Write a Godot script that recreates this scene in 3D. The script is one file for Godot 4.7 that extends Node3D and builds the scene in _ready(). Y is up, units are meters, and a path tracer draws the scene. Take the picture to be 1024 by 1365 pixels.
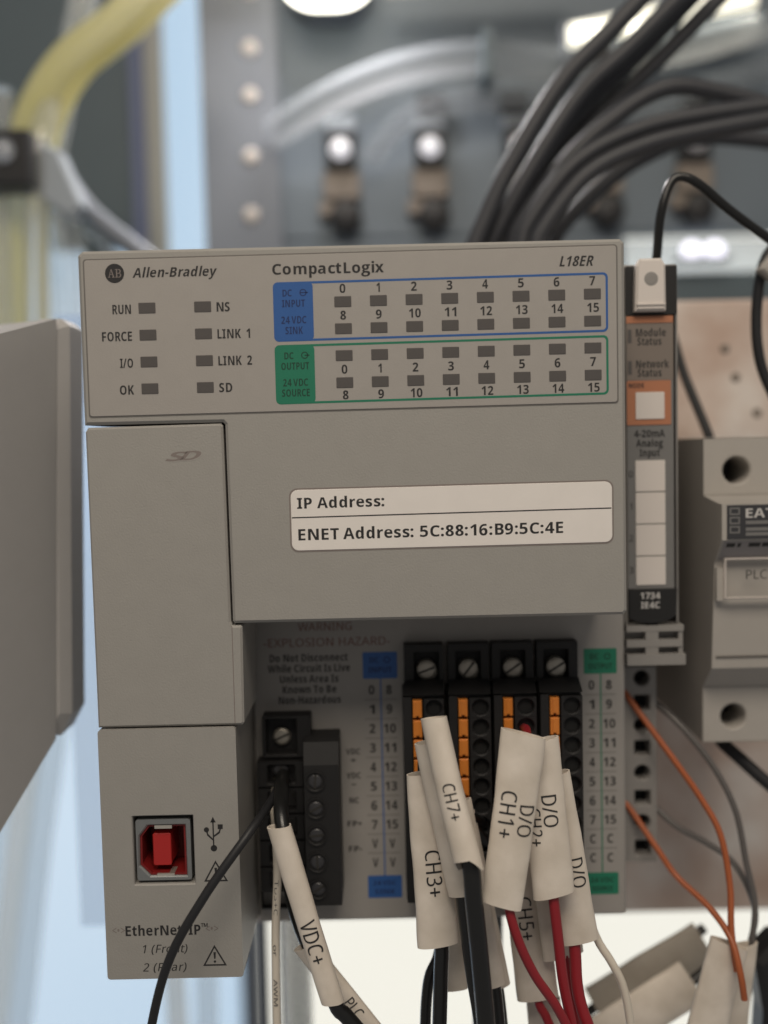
extends Node3D
# A compact controller on its mounting plate inside an open cabinet. Sizes in millimetres, origin at the
# upper left front corner of the controller's cover, x right, y up, z towards the room; MM turns them into metres.

const MM := 0.001
var M := {}
var used := {}
var faces := {}
var rng := RandomNumberGenerator.new()
var skew := 0.0
var sleeve_mat: Material


# ---------------------------------------------------------------- mesh building
class Shape:
	var v := PackedVector3Array()
	var n := PackedVector3Array()

	func tri(a: Vector3, b: Vector3, c: Vector3, na: Vector3, nb: Vector3, nc: Vector3) -> void:
		if (b - a).cross(c - a).dot(na + nb + nc) > 0.0:
			v.append_array([a * 0.001, c * 0.001, b * 0.001])
			n.append_array([na, nc, nb])
		else:
			v.append_array([a * 0.001, b * 0.001, c * 0.001])
			n.append_array([na, nb, nc])

	func flat(a: Vector3, b: Vector3, c: Vector3, hint: Vector3) -> void:
		var k := (b - a).cross(c - a)
		if k.length() < 1e-9:
			return
		k = k.normalized()
		if k.dot(hint) < 0.0:
			k = -k
		tri(a, b, c, k, k, k)

	func quad(a: Vector3, b: Vector3, c: Vector3, d: Vector3, hint: Vector3) -> void:
		flat(a, b, c, hint)
		flat(a, c, d, hint)

	func box(x0: float, x1: float, y0: float, y1: float, z0: float, z1: float) -> Shape:
		var p := []
		for k in 8:
			p.append(Vector3(x1 if k & 1 else x0, y1 if k & 2 else y0, z1 if k & 4 else z0))
		quad(p[4], p[5], p[7], p[6], Vector3.BACK)
		quad(p[0], p[1], p[3], p[2], Vector3.FORWARD)
		quad(p[0], p[2], p[6], p[4], Vector3.LEFT)
		quad(p[1], p[3], p[7], p[5], Vector3.RIGHT)
		quad(p[2], p[3], p[7], p[6], Vector3.UP)
		quad(p[0], p[1], p[5], p[4], Vector3.DOWN)
		return self

	# a flat plate of any outline, its front edge (and back edge, if asked) bevelled
	func slab(poly: PackedVector2Array, z0: float, z1: float, bevel := 0.0, both := false) -> Shape:
		var p := poly
		if Geometry2D.is_polygon_clockwise(p):
			p = p.duplicate()
			p.reverse()
		var inner := inset(p, bevel) if bevel > 0.0 else p
		var idx := Geometry2D.triangulate_polygon(inner)
		for k in range(0, idx.size(), 3):
			flat(V3(inner[idx[k]], z1), V3(inner[idx[k + 1]], z1), V3(inner[idx[k + 2]], z1), Vector3.BACK)
			flat(V3(inner[idx[k]], z0), V3(inner[idx[k + 1]], z0), V3(inner[idx[k + 2]], z0), Vector3.FORWARD)
		var m := p.size()
		for k in m:
			var j := (k + 1) % m
			var o2 := Vector2(p[j].y - p[k].y, p[k].x - p[j].x)
			var o := Vector3(o2.x, o2.y, 0)
			var zb := z0 + bevel if both else z0
			quad(V3(p[k], zb), V3(p[j], zb), V3(p[j], z1 - bevel), V3(p[k], z1 - bevel), o)
			if bevel > 0.0:
				quad(V3(p[k], z1 - bevel), V3(p[j], z1 - bevel), V3(inner[j], z1), V3(inner[k], z1), o.normalized() + Vector3.BACK)
				if both:
					quad(V3(p[k], zb), V3(p[j], zb), V3(inner[j], z0), V3(inner[k], z0), o.normalized() + Vector3.FORWARD)
				else:
					quad(V3(p[k], z0), V3(p[j], z0), V3(inner[j], z0), V3(inner[k], z0), Vector3.FORWARD)
		return self

	static func V3(a: Vector2, z: float) -> Vector3:
		return Vector3(a.x, a.y, z)

	static func inset(p: PackedVector2Array, d: float) -> PackedVector2Array:
		var r := PackedVector2Array()
		var m := p.size()
		for k in m:
			var e0 := (p[k] - p[(k + m - 1) % m]).normalized()
			var e1 := (p[(k + 1) % m] - p[k]).normalized()
			var n0 := Vector2(-e0.y, e0.x)
			var n1 := Vector2(-e1.y, e1.x)
			var s := n0 + n1
			r.append(p[k] + s * (d / maxf(0.3, 1.0 + n0.dot(n1))))
		return r

	# a plate with one hole: outer and inner outlines both seen whole from the centre c
	func holed(outer: PackedVector2Array, inner: PackedVector2Array, c: Vector2, z0: float, z1: float, bevel := 0.0) -> Shape:
		var angles := []
		for q in outer:
			angles.append((q - c).angle())
		for q in inner:
			angles.append((q - c).angle())
		angles.sort()
		var a2 := []
		for a in angles:
			if a2.is_empty() or a - a2[-1] > 1e-4:
				a2.append(a)
		var po := []
		var pi_ := []
		for a in a2:
			var d := Vector2.from_angle(a)
			po.append(c + d * reach(outer, c, d))
			pi_.append(c + d * reach(inner, c, d))
		var m := a2.size()
		for k in m:
			var j := (k + 1) % m
			var oc: Vector2 = ((po[k] + po[j]) / 2 - c)
			var o := Vector3(oc.x, oc.y, 0)
			var bi: Vector2 = (pi_[k] - c).normalized() * bevel
			var bj: Vector2 = (pi_[j] - c).normalized() * bevel
			quad(V3(po[k], z1), V3(po[j], z1), V3(pi_[j] + bj, z1), V3(pi_[k] + bi, z1), Vector3.BACK)
			quad(V3(po[k], z0), V3(po[j], z0), V3(pi_[j], z0), V3(pi_[k], z0), Vector3.FORWARD)
			quad(V3(po[k], z0), V3(po[j], z0), V3(po[j], z1), V3(po[k], z1), o)
			quad(V3(pi_[k], z0), V3(pi_[j], z0), V3(pi_[j], z1 - bevel), V3(pi_[k], z1 - bevel), -o)
			if bevel > 0.0:
				quad(V3(pi_[k], z1 - bevel), V3(pi_[j], z1 - bevel), V3(pi_[j] + bj, z1), V3(pi_[k] + bi, z1), Vector3.BACK * 2 - o.normalized())
		return self

	static func reach(p: PackedVector2Array, c: Vector2, d: Vector2) -> float:
		var best := 0.0
		var m := p.size()
		for k in m:
			var a := p[k] - c
			var e := p[(k + 1) % m] - p[k]
			var den := d.cross(e)
			if absf(den) < 1e-12:
				continue
			var t := a.cross(e) / den
			var s := a.cross(d) / den
			if t > 0.0 and s > -1e-4 and s < 1.0001:
				best = maxf(best, t)
		return best

	# a round bar along a path
	func tube(pts: Array, r: float, sides := 16, r_end := -1.0, caps := true) -> Shape:
		var path: Array = smooth(pts)
		var m := path.size()
		var up := Vector3(0.31, 0.2, 0.93)
		var rings := []
		var norms := []
		for k in m:
			var t: Vector3 = (path[mini(k + 1, m - 1)] - path[maxi(k - 1, 0)]).normalized()
			up = (up - t * up.dot(t)).normalized()
			var s := t.cross(up)
			var rr := r if r_end < 0.0 else lerpf(r, r_end, float(k) / (m - 1))
			var ring := []
			var rn := []
			for i in sides:
				var a := TAU * i / sides
				var o := up * cos(a) + s * sin(a)
				ring.append(path[k] + o * rr)
				rn.append(o)
			rings.append(ring)
			norms.append(rn)
		for k in m - 1:
			for i in sides:
				var j := (i + 1) % sides
				tri(rings[k][i], rings[k][j], rings[k + 1][j], norms[k][i], norms[k][j], norms[k + 1][j])
				tri(rings[k][i], rings[k + 1][j], rings[k + 1][i], norms[k][i], norms[k + 1][j], norms[k + 1][i])
		if caps:
			for i in sides:
				var j := (i + 1) % sides
				flat(path[0], rings[0][i], rings[0][j], path[0] - path[1])
				flat(path[m - 1], rings[m - 1][i], rings[m - 1][j], path[m - 1] - path[m - 2])
		return self

	static func smooth(pts: Array) -> Array:
		if pts.size() == 2:
			return pts
		var out := []
		var m := pts.size()
		for k in m - 1:
			var a: Vector3 = pts[maxi(k - 1, 0)]
			var b: Vector3 = pts[k]
			var c: Vector3 = pts[k + 1]
			var d: Vector3 = pts[mini(k + 2, m - 1)]
			var steps := clampi(int((c - b).length() / 1.2), 4, 14)
			for i in steps:
				out.append(b.cubic_interpolate(c, a, d, float(i) / steps))
		out.append(pts[m - 1])
		return out

	# a disc or dome lathed about z: profile of (radius, z)
	func lathe(c: Vector2, profile: Array, sides := 28) -> Shape:
		for k in profile.size() - 1:
			var p: Vector2 = profile[k]
			var q: Vector2 = profile[k + 1]
			var e := q - p
			for i in sides:
				var a := TAU * i / sides
				var b := TAU * (i + 1) / sides
				var da := Vector2.from_angle(a)
				var db := Vector2.from_angle(b)
				var na := Vector3(da.x * -e.y, da.y * -e.y, e.x).normalized() * -1.0
				var nb := Vector3(db.x * -e.y, db.y * -e.y, e.x).normalized() * -1.0
				var p1 := V3(c + da * p.x, p.y)
				var p2 := V3(c + db * p.x, p.y)
				var q1 := V3(c + da * q.x, q.y)
				var q2 := V3(c + db * q.x, q.y)
				if p.x > 1e-6:
					tri(p1, p2, q2, na, nb, nb)
				if q.x > 1e-6:
					tri(p1, q2, q1, na, nb, na)
		return self

	func mesh() -> ArrayMesh:
		var a := []
		a.resize(Mesh.ARRAY_MAX)
		a[Mesh.ARRAY_VERTEX] = v
		a[Mesh.ARRAY_NORMAL] = n
		var m := ArrayMesh.new()
		m.add_surface_from_arrays(Mesh.PRIMITIVE_TRIANGLES, a)
		return m


func V(x: float, y: float, z: float) -> Vector3:
	return Vector3(x, y, z)


func rect(x0: float, x1: float, y0: float, y1: float, r := 0.0, seg := 5) -> PackedVector2Array:
	var p := PackedVector2Array()
	if r <= 0.0:
		return PackedVector2Array([Vector2(x0, y0), Vector2(x1, y0), Vector2(x1, y1), Vector2(x0, y1)])
	var cs := [Vector2(x1 - r, y1 - r), Vector2(x0 + r, y1 - r), Vector2(x0 + r, y0 + r), Vector2(x1 - r, y0 + r)]
	for k in 4:
		for i in seg + 1:
			p.append(cs[k] + Vector2.from_angle(PI / 2 * (k + float(i) / seg)) * r)
	return p


func circle(c: Vector2, r: float, sides := 24) -> PackedVector2Array:
	var p := PackedVector2Array()
	for i in sides:
		p.append(c + Vector2.from_angle(TAU * (i + 0.37) / sides) * r)
	return p


func slant(p: PackedVector2Array, x0: float, k: float) -> PackedVector2Array:
	var q := PackedVector2Array()
	for a in p:
		q.append(Vector2(a.x, a.y + (a.x - x0) * k))
	return q


# ---------------------------------------------------------------- things and parts
func numbered(called: String) -> String:
	var k: int = used.get(called, 0)
	used[called] = k + 1
	return called if k == 0 else "%s_%03d" % [called, k]


func thing(called: String, label: String, category: String, group := "", at := Vector3.ZERO) -> Node3D:
	var o := Node3D.new()
	o.name = numbered(called)
	add_child(o)
	o.position = at * MM
	o.set_meta("label", label)
	o.set_meta("category", category)
	if group:
		o.set_meta("group", group)
	return o


func part(called: String, s: Shape, m: Material, parent: Node) -> MeshInstance3D:
	var o := MeshInstance3D.new()
	o.name = called
	o.mesh = s.mesh()
	o.material_override = m
	parent.add_child(o, true)
	return o


func single(called: String, s: Shape, m: Material, label: String, category: String, group := "") -> MeshInstance3D:
	var o := part(numbered(called), s, m, self)
	o.set_meta("label", label)
	o.set_meta("category", category)
	if group:
		o.set_meta("group", group)
	return o


func struct(called: String, s: Shape, m: Material) -> MeshInstance3D:
	var o := part(called, s, m, self)
	o.set_meta("kind", "structure")
	return o


# ---------------------------------------------------------------- lettering
func face(bold: int) -> Font:
	if not faces.has(bold):
		var f := SystemFont.new()
		f.font_names = PackedStringArray(["Droid Serif" if bold == 2 else "Droid Sans"])
		f.font_weight = 700 if bold == 1 else 400
		faces[bold] = f
	return faces[bold]


func glyphs(text: String, bold: int) -> Array:      # [points, left, right, cap height]; the points lie flat, in font units
	var t := TextMesh.new()
	t.font = face(bold)
	t.font_size = 32
	t.pixel_size = 0.1
	t.depth = 0.0
	t.curve_step = 2.0
	t.text = text
	var arr := t.get_mesh_arrays()
	var pts: PackedVector3Array = arr[Mesh.ARRAY_VERTEX]
	var idx: PackedInt32Array = arr[Mesh.ARRAY_INDEX]
	var lo := Vector2(1e9, 1e9)
	var hi := Vector2(-1e9, -1e9)
	var out := PackedVector2Array()
	for i in idx:
		var p := Vector2(pts[i].x, pts[i].y)
		out.append(p)
		lo = lo.min(p)
		hi = hi.max(p)
	return [out, lo, hi]


func cap(bold: int) -> Array:
	var key := "cap%d" % bold
	if not faces.has(key):
		var g := glyphs("H", bold)
		faces[key] = [g[1].y, g[2].y - g[1].y]
	return faces[key]


# flat lettering: (x, y) is the middle of the capitals; w squeezes it to a width; lean slants it
func write(text: String, x: float, y: float, z: float, h: float, w: float, m: Material, parent: Node, bold := 1, lean := 0.0, align := 0, called := "lettering") -> void:
	var s := Shape.new()
	letters(s, text, h, w, bold, lean, align, func(p: Vector2): return [V(x + p.x, y + p.y + skew * (x + p.x - 36.0), z), Vector3.BACK])
	part(called, s, m, parent)


func letters(s: Shape, text: String, h: float, w: float, bold: int, lean: float, align: int, place: Callable, longest := 1e9) -> void:
	var g := glyphs(text, bold)
	var c := cap(bold)
	var pts: PackedVector2Array = g[0]
	var wide: float = g[2].x - g[1].x
	var ky: float = h / c[1]
	var kx := ky if w <= 0.0 else w / wide
	var mid: float = (g[1].x + g[2].x) / 2
	if align < 0:
		mid = g[1].x
	elif align > 0:
		mid = g[2].x
	for k in range(0, pts.size(), 3):
		var q := []
		for i in 3:
			var p := pts[k + i]
			var y: float = (p.y - c[0]) * ky - h / 2
			q.append(Vector2((p.x - mid) * kx + lean * y, y))
		lay(s, q[0], q[1], q[2], place, longest)


# one triangle of a letter, cut up until it can follow a curved surface
func lay(s: Shape, a: Vector2, b: Vector2, c: Vector2, place: Callable, longest: float) -> void:
	var ab := a.distance_to(b)
	var bc := b.distance_to(c)
	var ca := c.distance_to(a)
	if maxf(ab, maxf(bc, ca)) > longest:
		if ab >= bc and ab >= ca:
			lay(s, a, (a + b) / 2, c, place, longest)
			lay(s, (a + b) / 2, b, c, place, longest)
		elif bc >= ca:
			lay(s, b, (b + c) / 2, a, place, longest)
			lay(s, (b + c) / 2, c, a, place, longest)
		else:
			lay(s, c, (c + a) / 2, b, place, longest)
			lay(s, (c + a) / 2, a, b, place, longest)
		return
	var q := [place.call(a), place.call(b), place.call(c)]
	s.tri(q[0][0], q[1][0], q[2][0], q[0][1], q[1][1], q[2][1])


# ---------------------------------------------------------------- materials
func noise(freq: float, lo: Color, hi: Color, seed_: int, kind := FastNoiseLite.TYPE_SIMPLEX_SMOOTH, octaves := 4, size := 512) -> NoiseTexture2D:
	var f := FastNoiseLite.new()
	f.noise_type = kind
	f.frequency = freq
	f.seed = seed_
	f.fractal_octaves = octaves
	var g := Gradient.new()
	g.set_color(0, lo)
	g.set_color(1, hi)
	var t := NoiseTexture2D.new()
	t.width = size
	t.height = size
	t.seamless = true
	t.noise = f
	t.color_ramp = g
	return t


func mat(called: String, c: Color, rough := 0.5, metal := 0.0) -> StandardMaterial3D:
	var m := StandardMaterial3D.new()
	m.resource_name = called
	m.albedo_color = c.linear_to_srgb()
	m.roughness = rough
	m.metallic = metal
	M[called] = m
	return m


func grained(m: StandardMaterial3D, tone: Texture2D, bump: Texture2D, scale_: float, depth: float) -> void:
	m.uv1_triplanar = true
	m.uv1_scale = Vector3.ONE * scale_
	if tone:
		m.albedo_texture = tone
	if bump:
		m.heightmap_enabled = true
		m.heightmap_texture = bump
		m.heightmap_scale = depth


func materials() -> void:
	var fine := noise(0.33, Color.BLACK, Color.WHITE, 3, FastNoiseLite.TYPE_SIMPLEX_SMOOTH, 3)
	var mottled := noise(0.02, Color(0.982, 0.982, 0.982), Color(1, 1, 1), 5, FastNoiseLite.TYPE_SIMPLEX_SMOOTH, 5)
	var grubby := noise(0.012, Color(0.88, 0.87, 0.85), Color(1, 1, 1), 9, FastNoiseLite.TYPE_SIMPLEX_SMOOTH, 5)
	grained(mat("case", Color(0.36, 0.345, 0.32), 0.55), mottled, fine, 14.0, 0.004)
	grained(mat("overlay", Color(0.39, 0.365, 0.34), 0.5), mottled, fine, 16.0, 0.002)
	grained(mat("panel", Color(0.36, 0.34, 0.32), 0.6), mottled, fine, 14.0, 0.003)
	grained(mat("groove", Color(0.12, 0.11, 0.10), 0.8), null, null, 1.0, 0.0)
	grained(mat("windowdark", Color(0.105, 0.096, 0.092), 0.35), mottled, null, 40.0, 0.0)
	mat("ink", Color(0.022, 0.021, 0.022), 0.6)
	mat("greyink", Color(0.16, 0.15, 0.14), 0.6)
	mat("redink", Color(0.17, 0.065, 0.055), 0.6)
	mat("fadedink", Color(0.235, 0.20, 0.185), 0.6)
	grained(mat("blue", Color(0.03, 0.115, 0.36), 0.5), mottled, null, 16.0, 0.0)
	grained(mat("green", Color(0.015, 0.20, 0.115), 0.5), mottled, null, 16.0, 0.0)
	mat("blueink", Color(0.012, 0.03, 0.12), 0.6)
	mat("greenink", Color(0.008, 0.05, 0.03), 0.6)
	grained(mat("sticker", Color(0.88, 0.83, 0.785), 0.45), mottled, null, 12.0, 0.0)
	grained(mat("black", Color(0.0125, 0.012, 0.0125), 0.6), mottled, fine, 20.0, 0.004)
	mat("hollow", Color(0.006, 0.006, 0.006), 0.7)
	mat("orange", Color(0.72, 0.24, 0.04), 0.35)
	grained(mat("screw", Color(0.50, 0.47, 0.42), 0.45, 0.6), grubby, null, 60.0, 0.0)
	mat("slot", Color(0.03, 0.028, 0.025), 0.7)
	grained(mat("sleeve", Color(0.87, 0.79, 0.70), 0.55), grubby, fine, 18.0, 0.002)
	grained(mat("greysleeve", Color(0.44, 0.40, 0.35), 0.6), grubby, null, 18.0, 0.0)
	mat("bore", Color(0.10, 0.09, 0.085), 0.8)
	grained(mat("blackwire", Color(0.012, 0.012, 0.012), 0.28), mottled, fine, 30.0, 0.004)
	mat("mattblack", Color(0.016, 0.016, 0.018), 0.5)
	mat("cable", Color(0.040, 0.042, 0.050), 0.5)
	mat("redwire", Color(0.30, 0.016, 0.024), 0.38)
	mat("whitewire", Color(0.74, 0.67, 0.57), 0.42)
	mat("greywire", Color(0.13, 0.12, 0.115), 0.45)
	mat("orangewire", Color(0.40, 0.105, 0.035), 0.42)
	mat("usbred", Color(0.46, 0.022, 0.020), 0.4)
	mat("usbinside", Color(0.20, 0.010, 0.010), 0.5)
	grained(mat("usbshell", Color(0.30, 0.31, 0.31), 0.42, 0.6), mottled, null, 40.0, 0.0)
	mat("tin", Color(0.75, 0.70, 0.62), 0.35, 0.8)
	grained(mat("modulegrey", Color(0.20, 0.195, 0.19), 0.55), mottled, fine, 14.0, 0.003)
	grained(mat("modulebody", Color(0.29, 0.275, 0.26), 0.55), mottled, fine, 14.0, 0.003)
	mat("modulewhite", Color(0.74, 0.68, 0.635), 0.5)
	mat("statusbrown", Color(0.215, 0.18, 0.155), 0.55)
	mat("moduleorange", Color(0.46, 0.19, 0.10), 0.5)
	mat("whiteink", Color(0.6, 0.58, 0.56), 0.6)
	grained(mat("breakergrey", Color(0.45, 0.42, 0.385), 0.55), mottled, fine, 14.0, 0.003)
	mat("breakerlabel", Color(0.045, 0.045, 0.05), 0.4)
	mat("breakerstrip", Color(0.30, 0.28, 0.28), 0.5)
	grained(mat("plate", Color(0.88, 0.82, 0.765), 0.5, 0.1), noise(0.006, Color(0.80, 0.70, 0.65), Color(1, 1, 1), 21, FastNoiseLite.TYPE_SIMPLEX_SMOOTH, 6), fine, 9.0, 0.003)
	grained(mat("darkpanel", Color(0.155, 0.19, 0.225), 0.5, 0.1), mottled, fine, 5.0, 0.004)
	grained(mat("slate", Color(0.105, 0.14, 0.16), 0.5), mottled, null, 5.0, 0.0)
	grained(mat("upright", Color(0.18, 0.20, 0.235), 0.45, 0.1), mottled, null, 5.0, 0.0)
	grained(mat("ductgrey", Color(0.49, 0.475, 0.465), 0.5), mottled, fine, 14.0, 0.002)
	mat("bluestrip", Color(0.17, 0.20, 0.33), 0.5)
	mat("creamstrip", Color(0.45, 0.45, 0.42), 0.5)
	mat("film", Color(0.12, 0.37, 0.9), 0.4)
	mat("paleblue", Color(0.55, 0.72, 0.88), 0.25)
	mat("cream", Color(0.75, 0.71, 0.60), 0.35)
	mat("yellow", Color(0.66, 0.60, 0.16), 0.25)
	mat("clear", Color(0.66, 0.68, 0.66), 0.15)
	mat("conduit", Color(0.34, 0.38, 0.42), 0.6)
	mat("chrome", Color(0.8, 0.82, 0.85), 0.18, 1.0)
	mat("plug", Color(0.62, 0.57, 0.53), 0.4)
	mat("palepipe", Color(0.32, 0.36, 0.40), 0.85)
	mat("tan", Color(0.23, 0.195, 0.165), 0.5)
	mat("lens", Color(0.85, 0.85, 0.9), 0.3)
	glow("litlens", Color(0.9, 0.9, 1.0), 0.55)
	for k in ["film", "paleblue", "cream", "yellow", "clear", "palepipe"]:
		M[k].backlight_enabled = true
		M[k].backlight = Color(0.8, 0.8, 0.8)
	M.clear.backlight_enabled = false
	M.clear.transparency = BaseMaterial3D.TRANSPARENCY_ALPHA
	M.clear.albedo_color.a = 0.22
	M.clear.roughness = 0.1
	for k in [["film", 0.25], ["paleblue", 0.4], ["cream", 0.5], ["yellow", 0.8], ["palepipe", 0.28]]:
		M[k[0]].transparency = BaseMaterial3D.TRANSPARENCY_ALPHA
		M[k[0]].albedo_color.a = k[1]
		M[k[0]].roughness = maxf(0.27, M[k[0]].roughness)


func glow(called: String, c: Color, times: float) -> StandardMaterial3D:
	var m := mat(called, Color(0.8, 0.8, 0.8), 0.5)
	m.emission_enabled = true
	m.emission = c.linear_to_srgb()
	m.emission_energy_multiplier = times
	return m


# ---------------------------------------------------------------- wires
func sleeve(parent: Node3D, a: Vector3, b: Vector3, w: float, th: float, twist := 0.0, bow := 0.0, cut := 0.0, w2 := -1.0, open := 0.0) -> Callable:
	var t := (b - a).normalized()
	var nn := (Vector3.BACK - t * t.z).normalized().rotated(t, twist)
	var s := nn.cross(t) * -1.0
	if s.x < 0.0:
		s = -s
	var rows := 14
	var sides := 40
	var wall := 0.3
	var ww := w if w2 < 0.0 else w2
	var at := func(f: float, ang: float, grow: float) -> Vector3:
		var hw := lerpf(w, ww, f) / 2 + grow
		var ht := th / 2 + grow
		var cx := signf(cos(ang)) * pow(absf(cos(ang)), 0.85)
		var sy := signf(sin(ang)) * pow(absf(sin(ang)), 0.85)
		var ripple := 1.0 + 0.022 * sin(f * 9.0 + a.x) * sin(ang * 2.0 + a.y) + 0.012 * sin(f * 23.0 + a.y * 3.0) * sin(ang + a.x)
		var shift := 0.0
		if f < 0.001 or f > 0.999:
			shift = cut * cx * w / 2 - (open * maxf(0.0, sin(ang)) if f > 0.5 else 0.0)
		return a.lerp(b, f) + nn * (bow * sin(PI * f)) + s * cx * hw * ripple + nn * sy * ht + t * shift
	var sh := Shape.new()
	for layer in 2:
		var g := 0.0 if layer == 0 else -wall
		var flip := 1.0 if layer == 0 else -1.0
		for k in rows:
			for i in sides:
				var q := []
				var nq := []
				for e in [[k, i], [k, i + 1], [k + 1, i + 1], [k + 1, i]]:
					var f := float(e[0]) / rows
					var ang := TAU * float(e[1]) / sides
					q.append(at.call(f, ang, g))
					nq.append((s * cos(ang) * th + nn * sin(ang) * w).normalized() * flip)
				sh.tri(q[0], q[1], q[2], nq[0], nq[1], nq[2])
				sh.tri(q[0], q[2], q[3], nq[0], nq[2], nq[3])
	for e in [0.0, 1.0]:
		for i in sides:
			var a0 := TAU * i / sides
			var a1 := TAU * (i + 1) / sides
			sh.quad(at.call(e, a0, 0.0), at.call(e, a1, 0.0), at.call(e, a1, -wall), at.call(e, a0, -wall), t * (e * 2 - 1))
	part("marker_sleeve", sh, sleeve_mat, parent)
	# where a printed point lies: d along the sleeve from its top, o across it (towards the right)
	return func(d: float, o: float) -> Array:
		var f := d / (b - a).length()
		var hw := lerpf(w, ww, f) / 2
		var cx := clampf(o / hw, -0.995, 0.995)
		var ang := acos(signf(cx) * pow(absf(cx), 1.0 / 0.85))
		var p: Vector3 = at.call(f, ang, 0.10)
		var nrm := (s * cos(ang) * th + nn * sin(ang) * w).normalized()
		return [p, nrm]


func print_on(parent: Node3D, place: Callable, text: String, d: float, o: float, h: float, w := 0.0) -> void:
	var sl: Node = parent.get_node("marker_sleeve")
	var sh := Shape.new()
	letters(sh, text, h * 1.06, w, 0, 0.0, 0, func(p: Vector2): return place.call(d + p.x, o + p.y), 0.35)
	part("lettering", sh, M.ink, sl)


func wire(label: String, path: Array, r: float, m: Material, group := "", called := "wire", sides := 16) -> Node3D:
	var o := thing(called, label, "wire", group)
	part("insulation", Shape.new().tube(path, r, sides), m, o)
	return o


# ================================================================ the scene
func _ready() -> void:
	rng.seed = 7
	# camera
	var cam := Camera3D.new()
	cam.name = "camera"
	cam.fov = 52.45
	cam.near = 0.01
	cam.far = 10.0
	cam.position = Vector3(0.05539, -0.03668, 0.19266)
	cam.rotation_order = EULER_ORDER_YXZ
	cam.rotation = Vector3(-0.06411, 0.00197, -0.02293)
	var look := CameraAttributesPhysical.new()
	look.frustum_focal_length = 24.36
	look.frustum_focus_distance = 0.1958
	look.exposure_aperture = 4.3
	cam.attributes = look
	add_child(cam)
	cam.fov = 52.45
	# surroundings: the dim light of the room all round
	var env := Environment.new()
	env.background_mode = Environment.BG_COLOR
	env.background_color = Color(0.205, 0.198, 0.190).linear_to_srgb()
	env.tonemap_mode = Environment.TONE_MAPPER_LINEAR
	env.tonemap_exposure = 1.0
	env.sdfgi_enabled = true
	env.ssao_enabled = true
	env.ssil_enabled = true
	var around := WorldEnvironment.new()
	around.environment = env
	add_child(around)
	materials()
	lamps()
	backdrop()
	controller()
	expansion_module()
	breaker()
	wiring()
	cables()


func area(at: Vector3, towards: Vector3, size: Vector2, c: Color, e: float) -> void:
	var l := AreaLight3D.new()
	l.name = "area_light"
	add_child(l, true)
	l.position = at * MM
	var d := (towards - at).normalized()
	l.basis = Basis.looking_at(d, Vector3.UP if absf(d.y) < 0.95 else Vector3.BACK)
	l.area_size = size * MM
	l.light_color = c.linear_to_srgb()
	l.light_energy = e
	l.area_range = 6.0
	l.shadow_enabled = true


func lamps() -> void:
	# the room's ceiling light, above and behind the photographer
	var at := V(65, 430, 390)
	var aim := V(50, -60, 0)
	var d := (aim - at).normalized()
	var o := thing("ceiling_lamp", "rectangular ceiling light of the room, above and in front of the cabinet", "lamp", "", at)
	o.basis = Basis.looking_at(d, Vector3.UP)
	part("diffuser", Shape.new().slab(rect(-190, 190, -115, 115, 10), -3.0, 0.0), glow("lampglow", Color(1, 0.9, 0.78), 1.5), o)
	part("housing", Shape.new().slab(rect(-200, 200, -125, 125, 12), 0.5, 40.0, 3.0, true), M.case, o)
	area(at + d * 8.0, aim, Vector2(380, 230), Color(1.0, 0.885, 0.735), 0.208)


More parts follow.
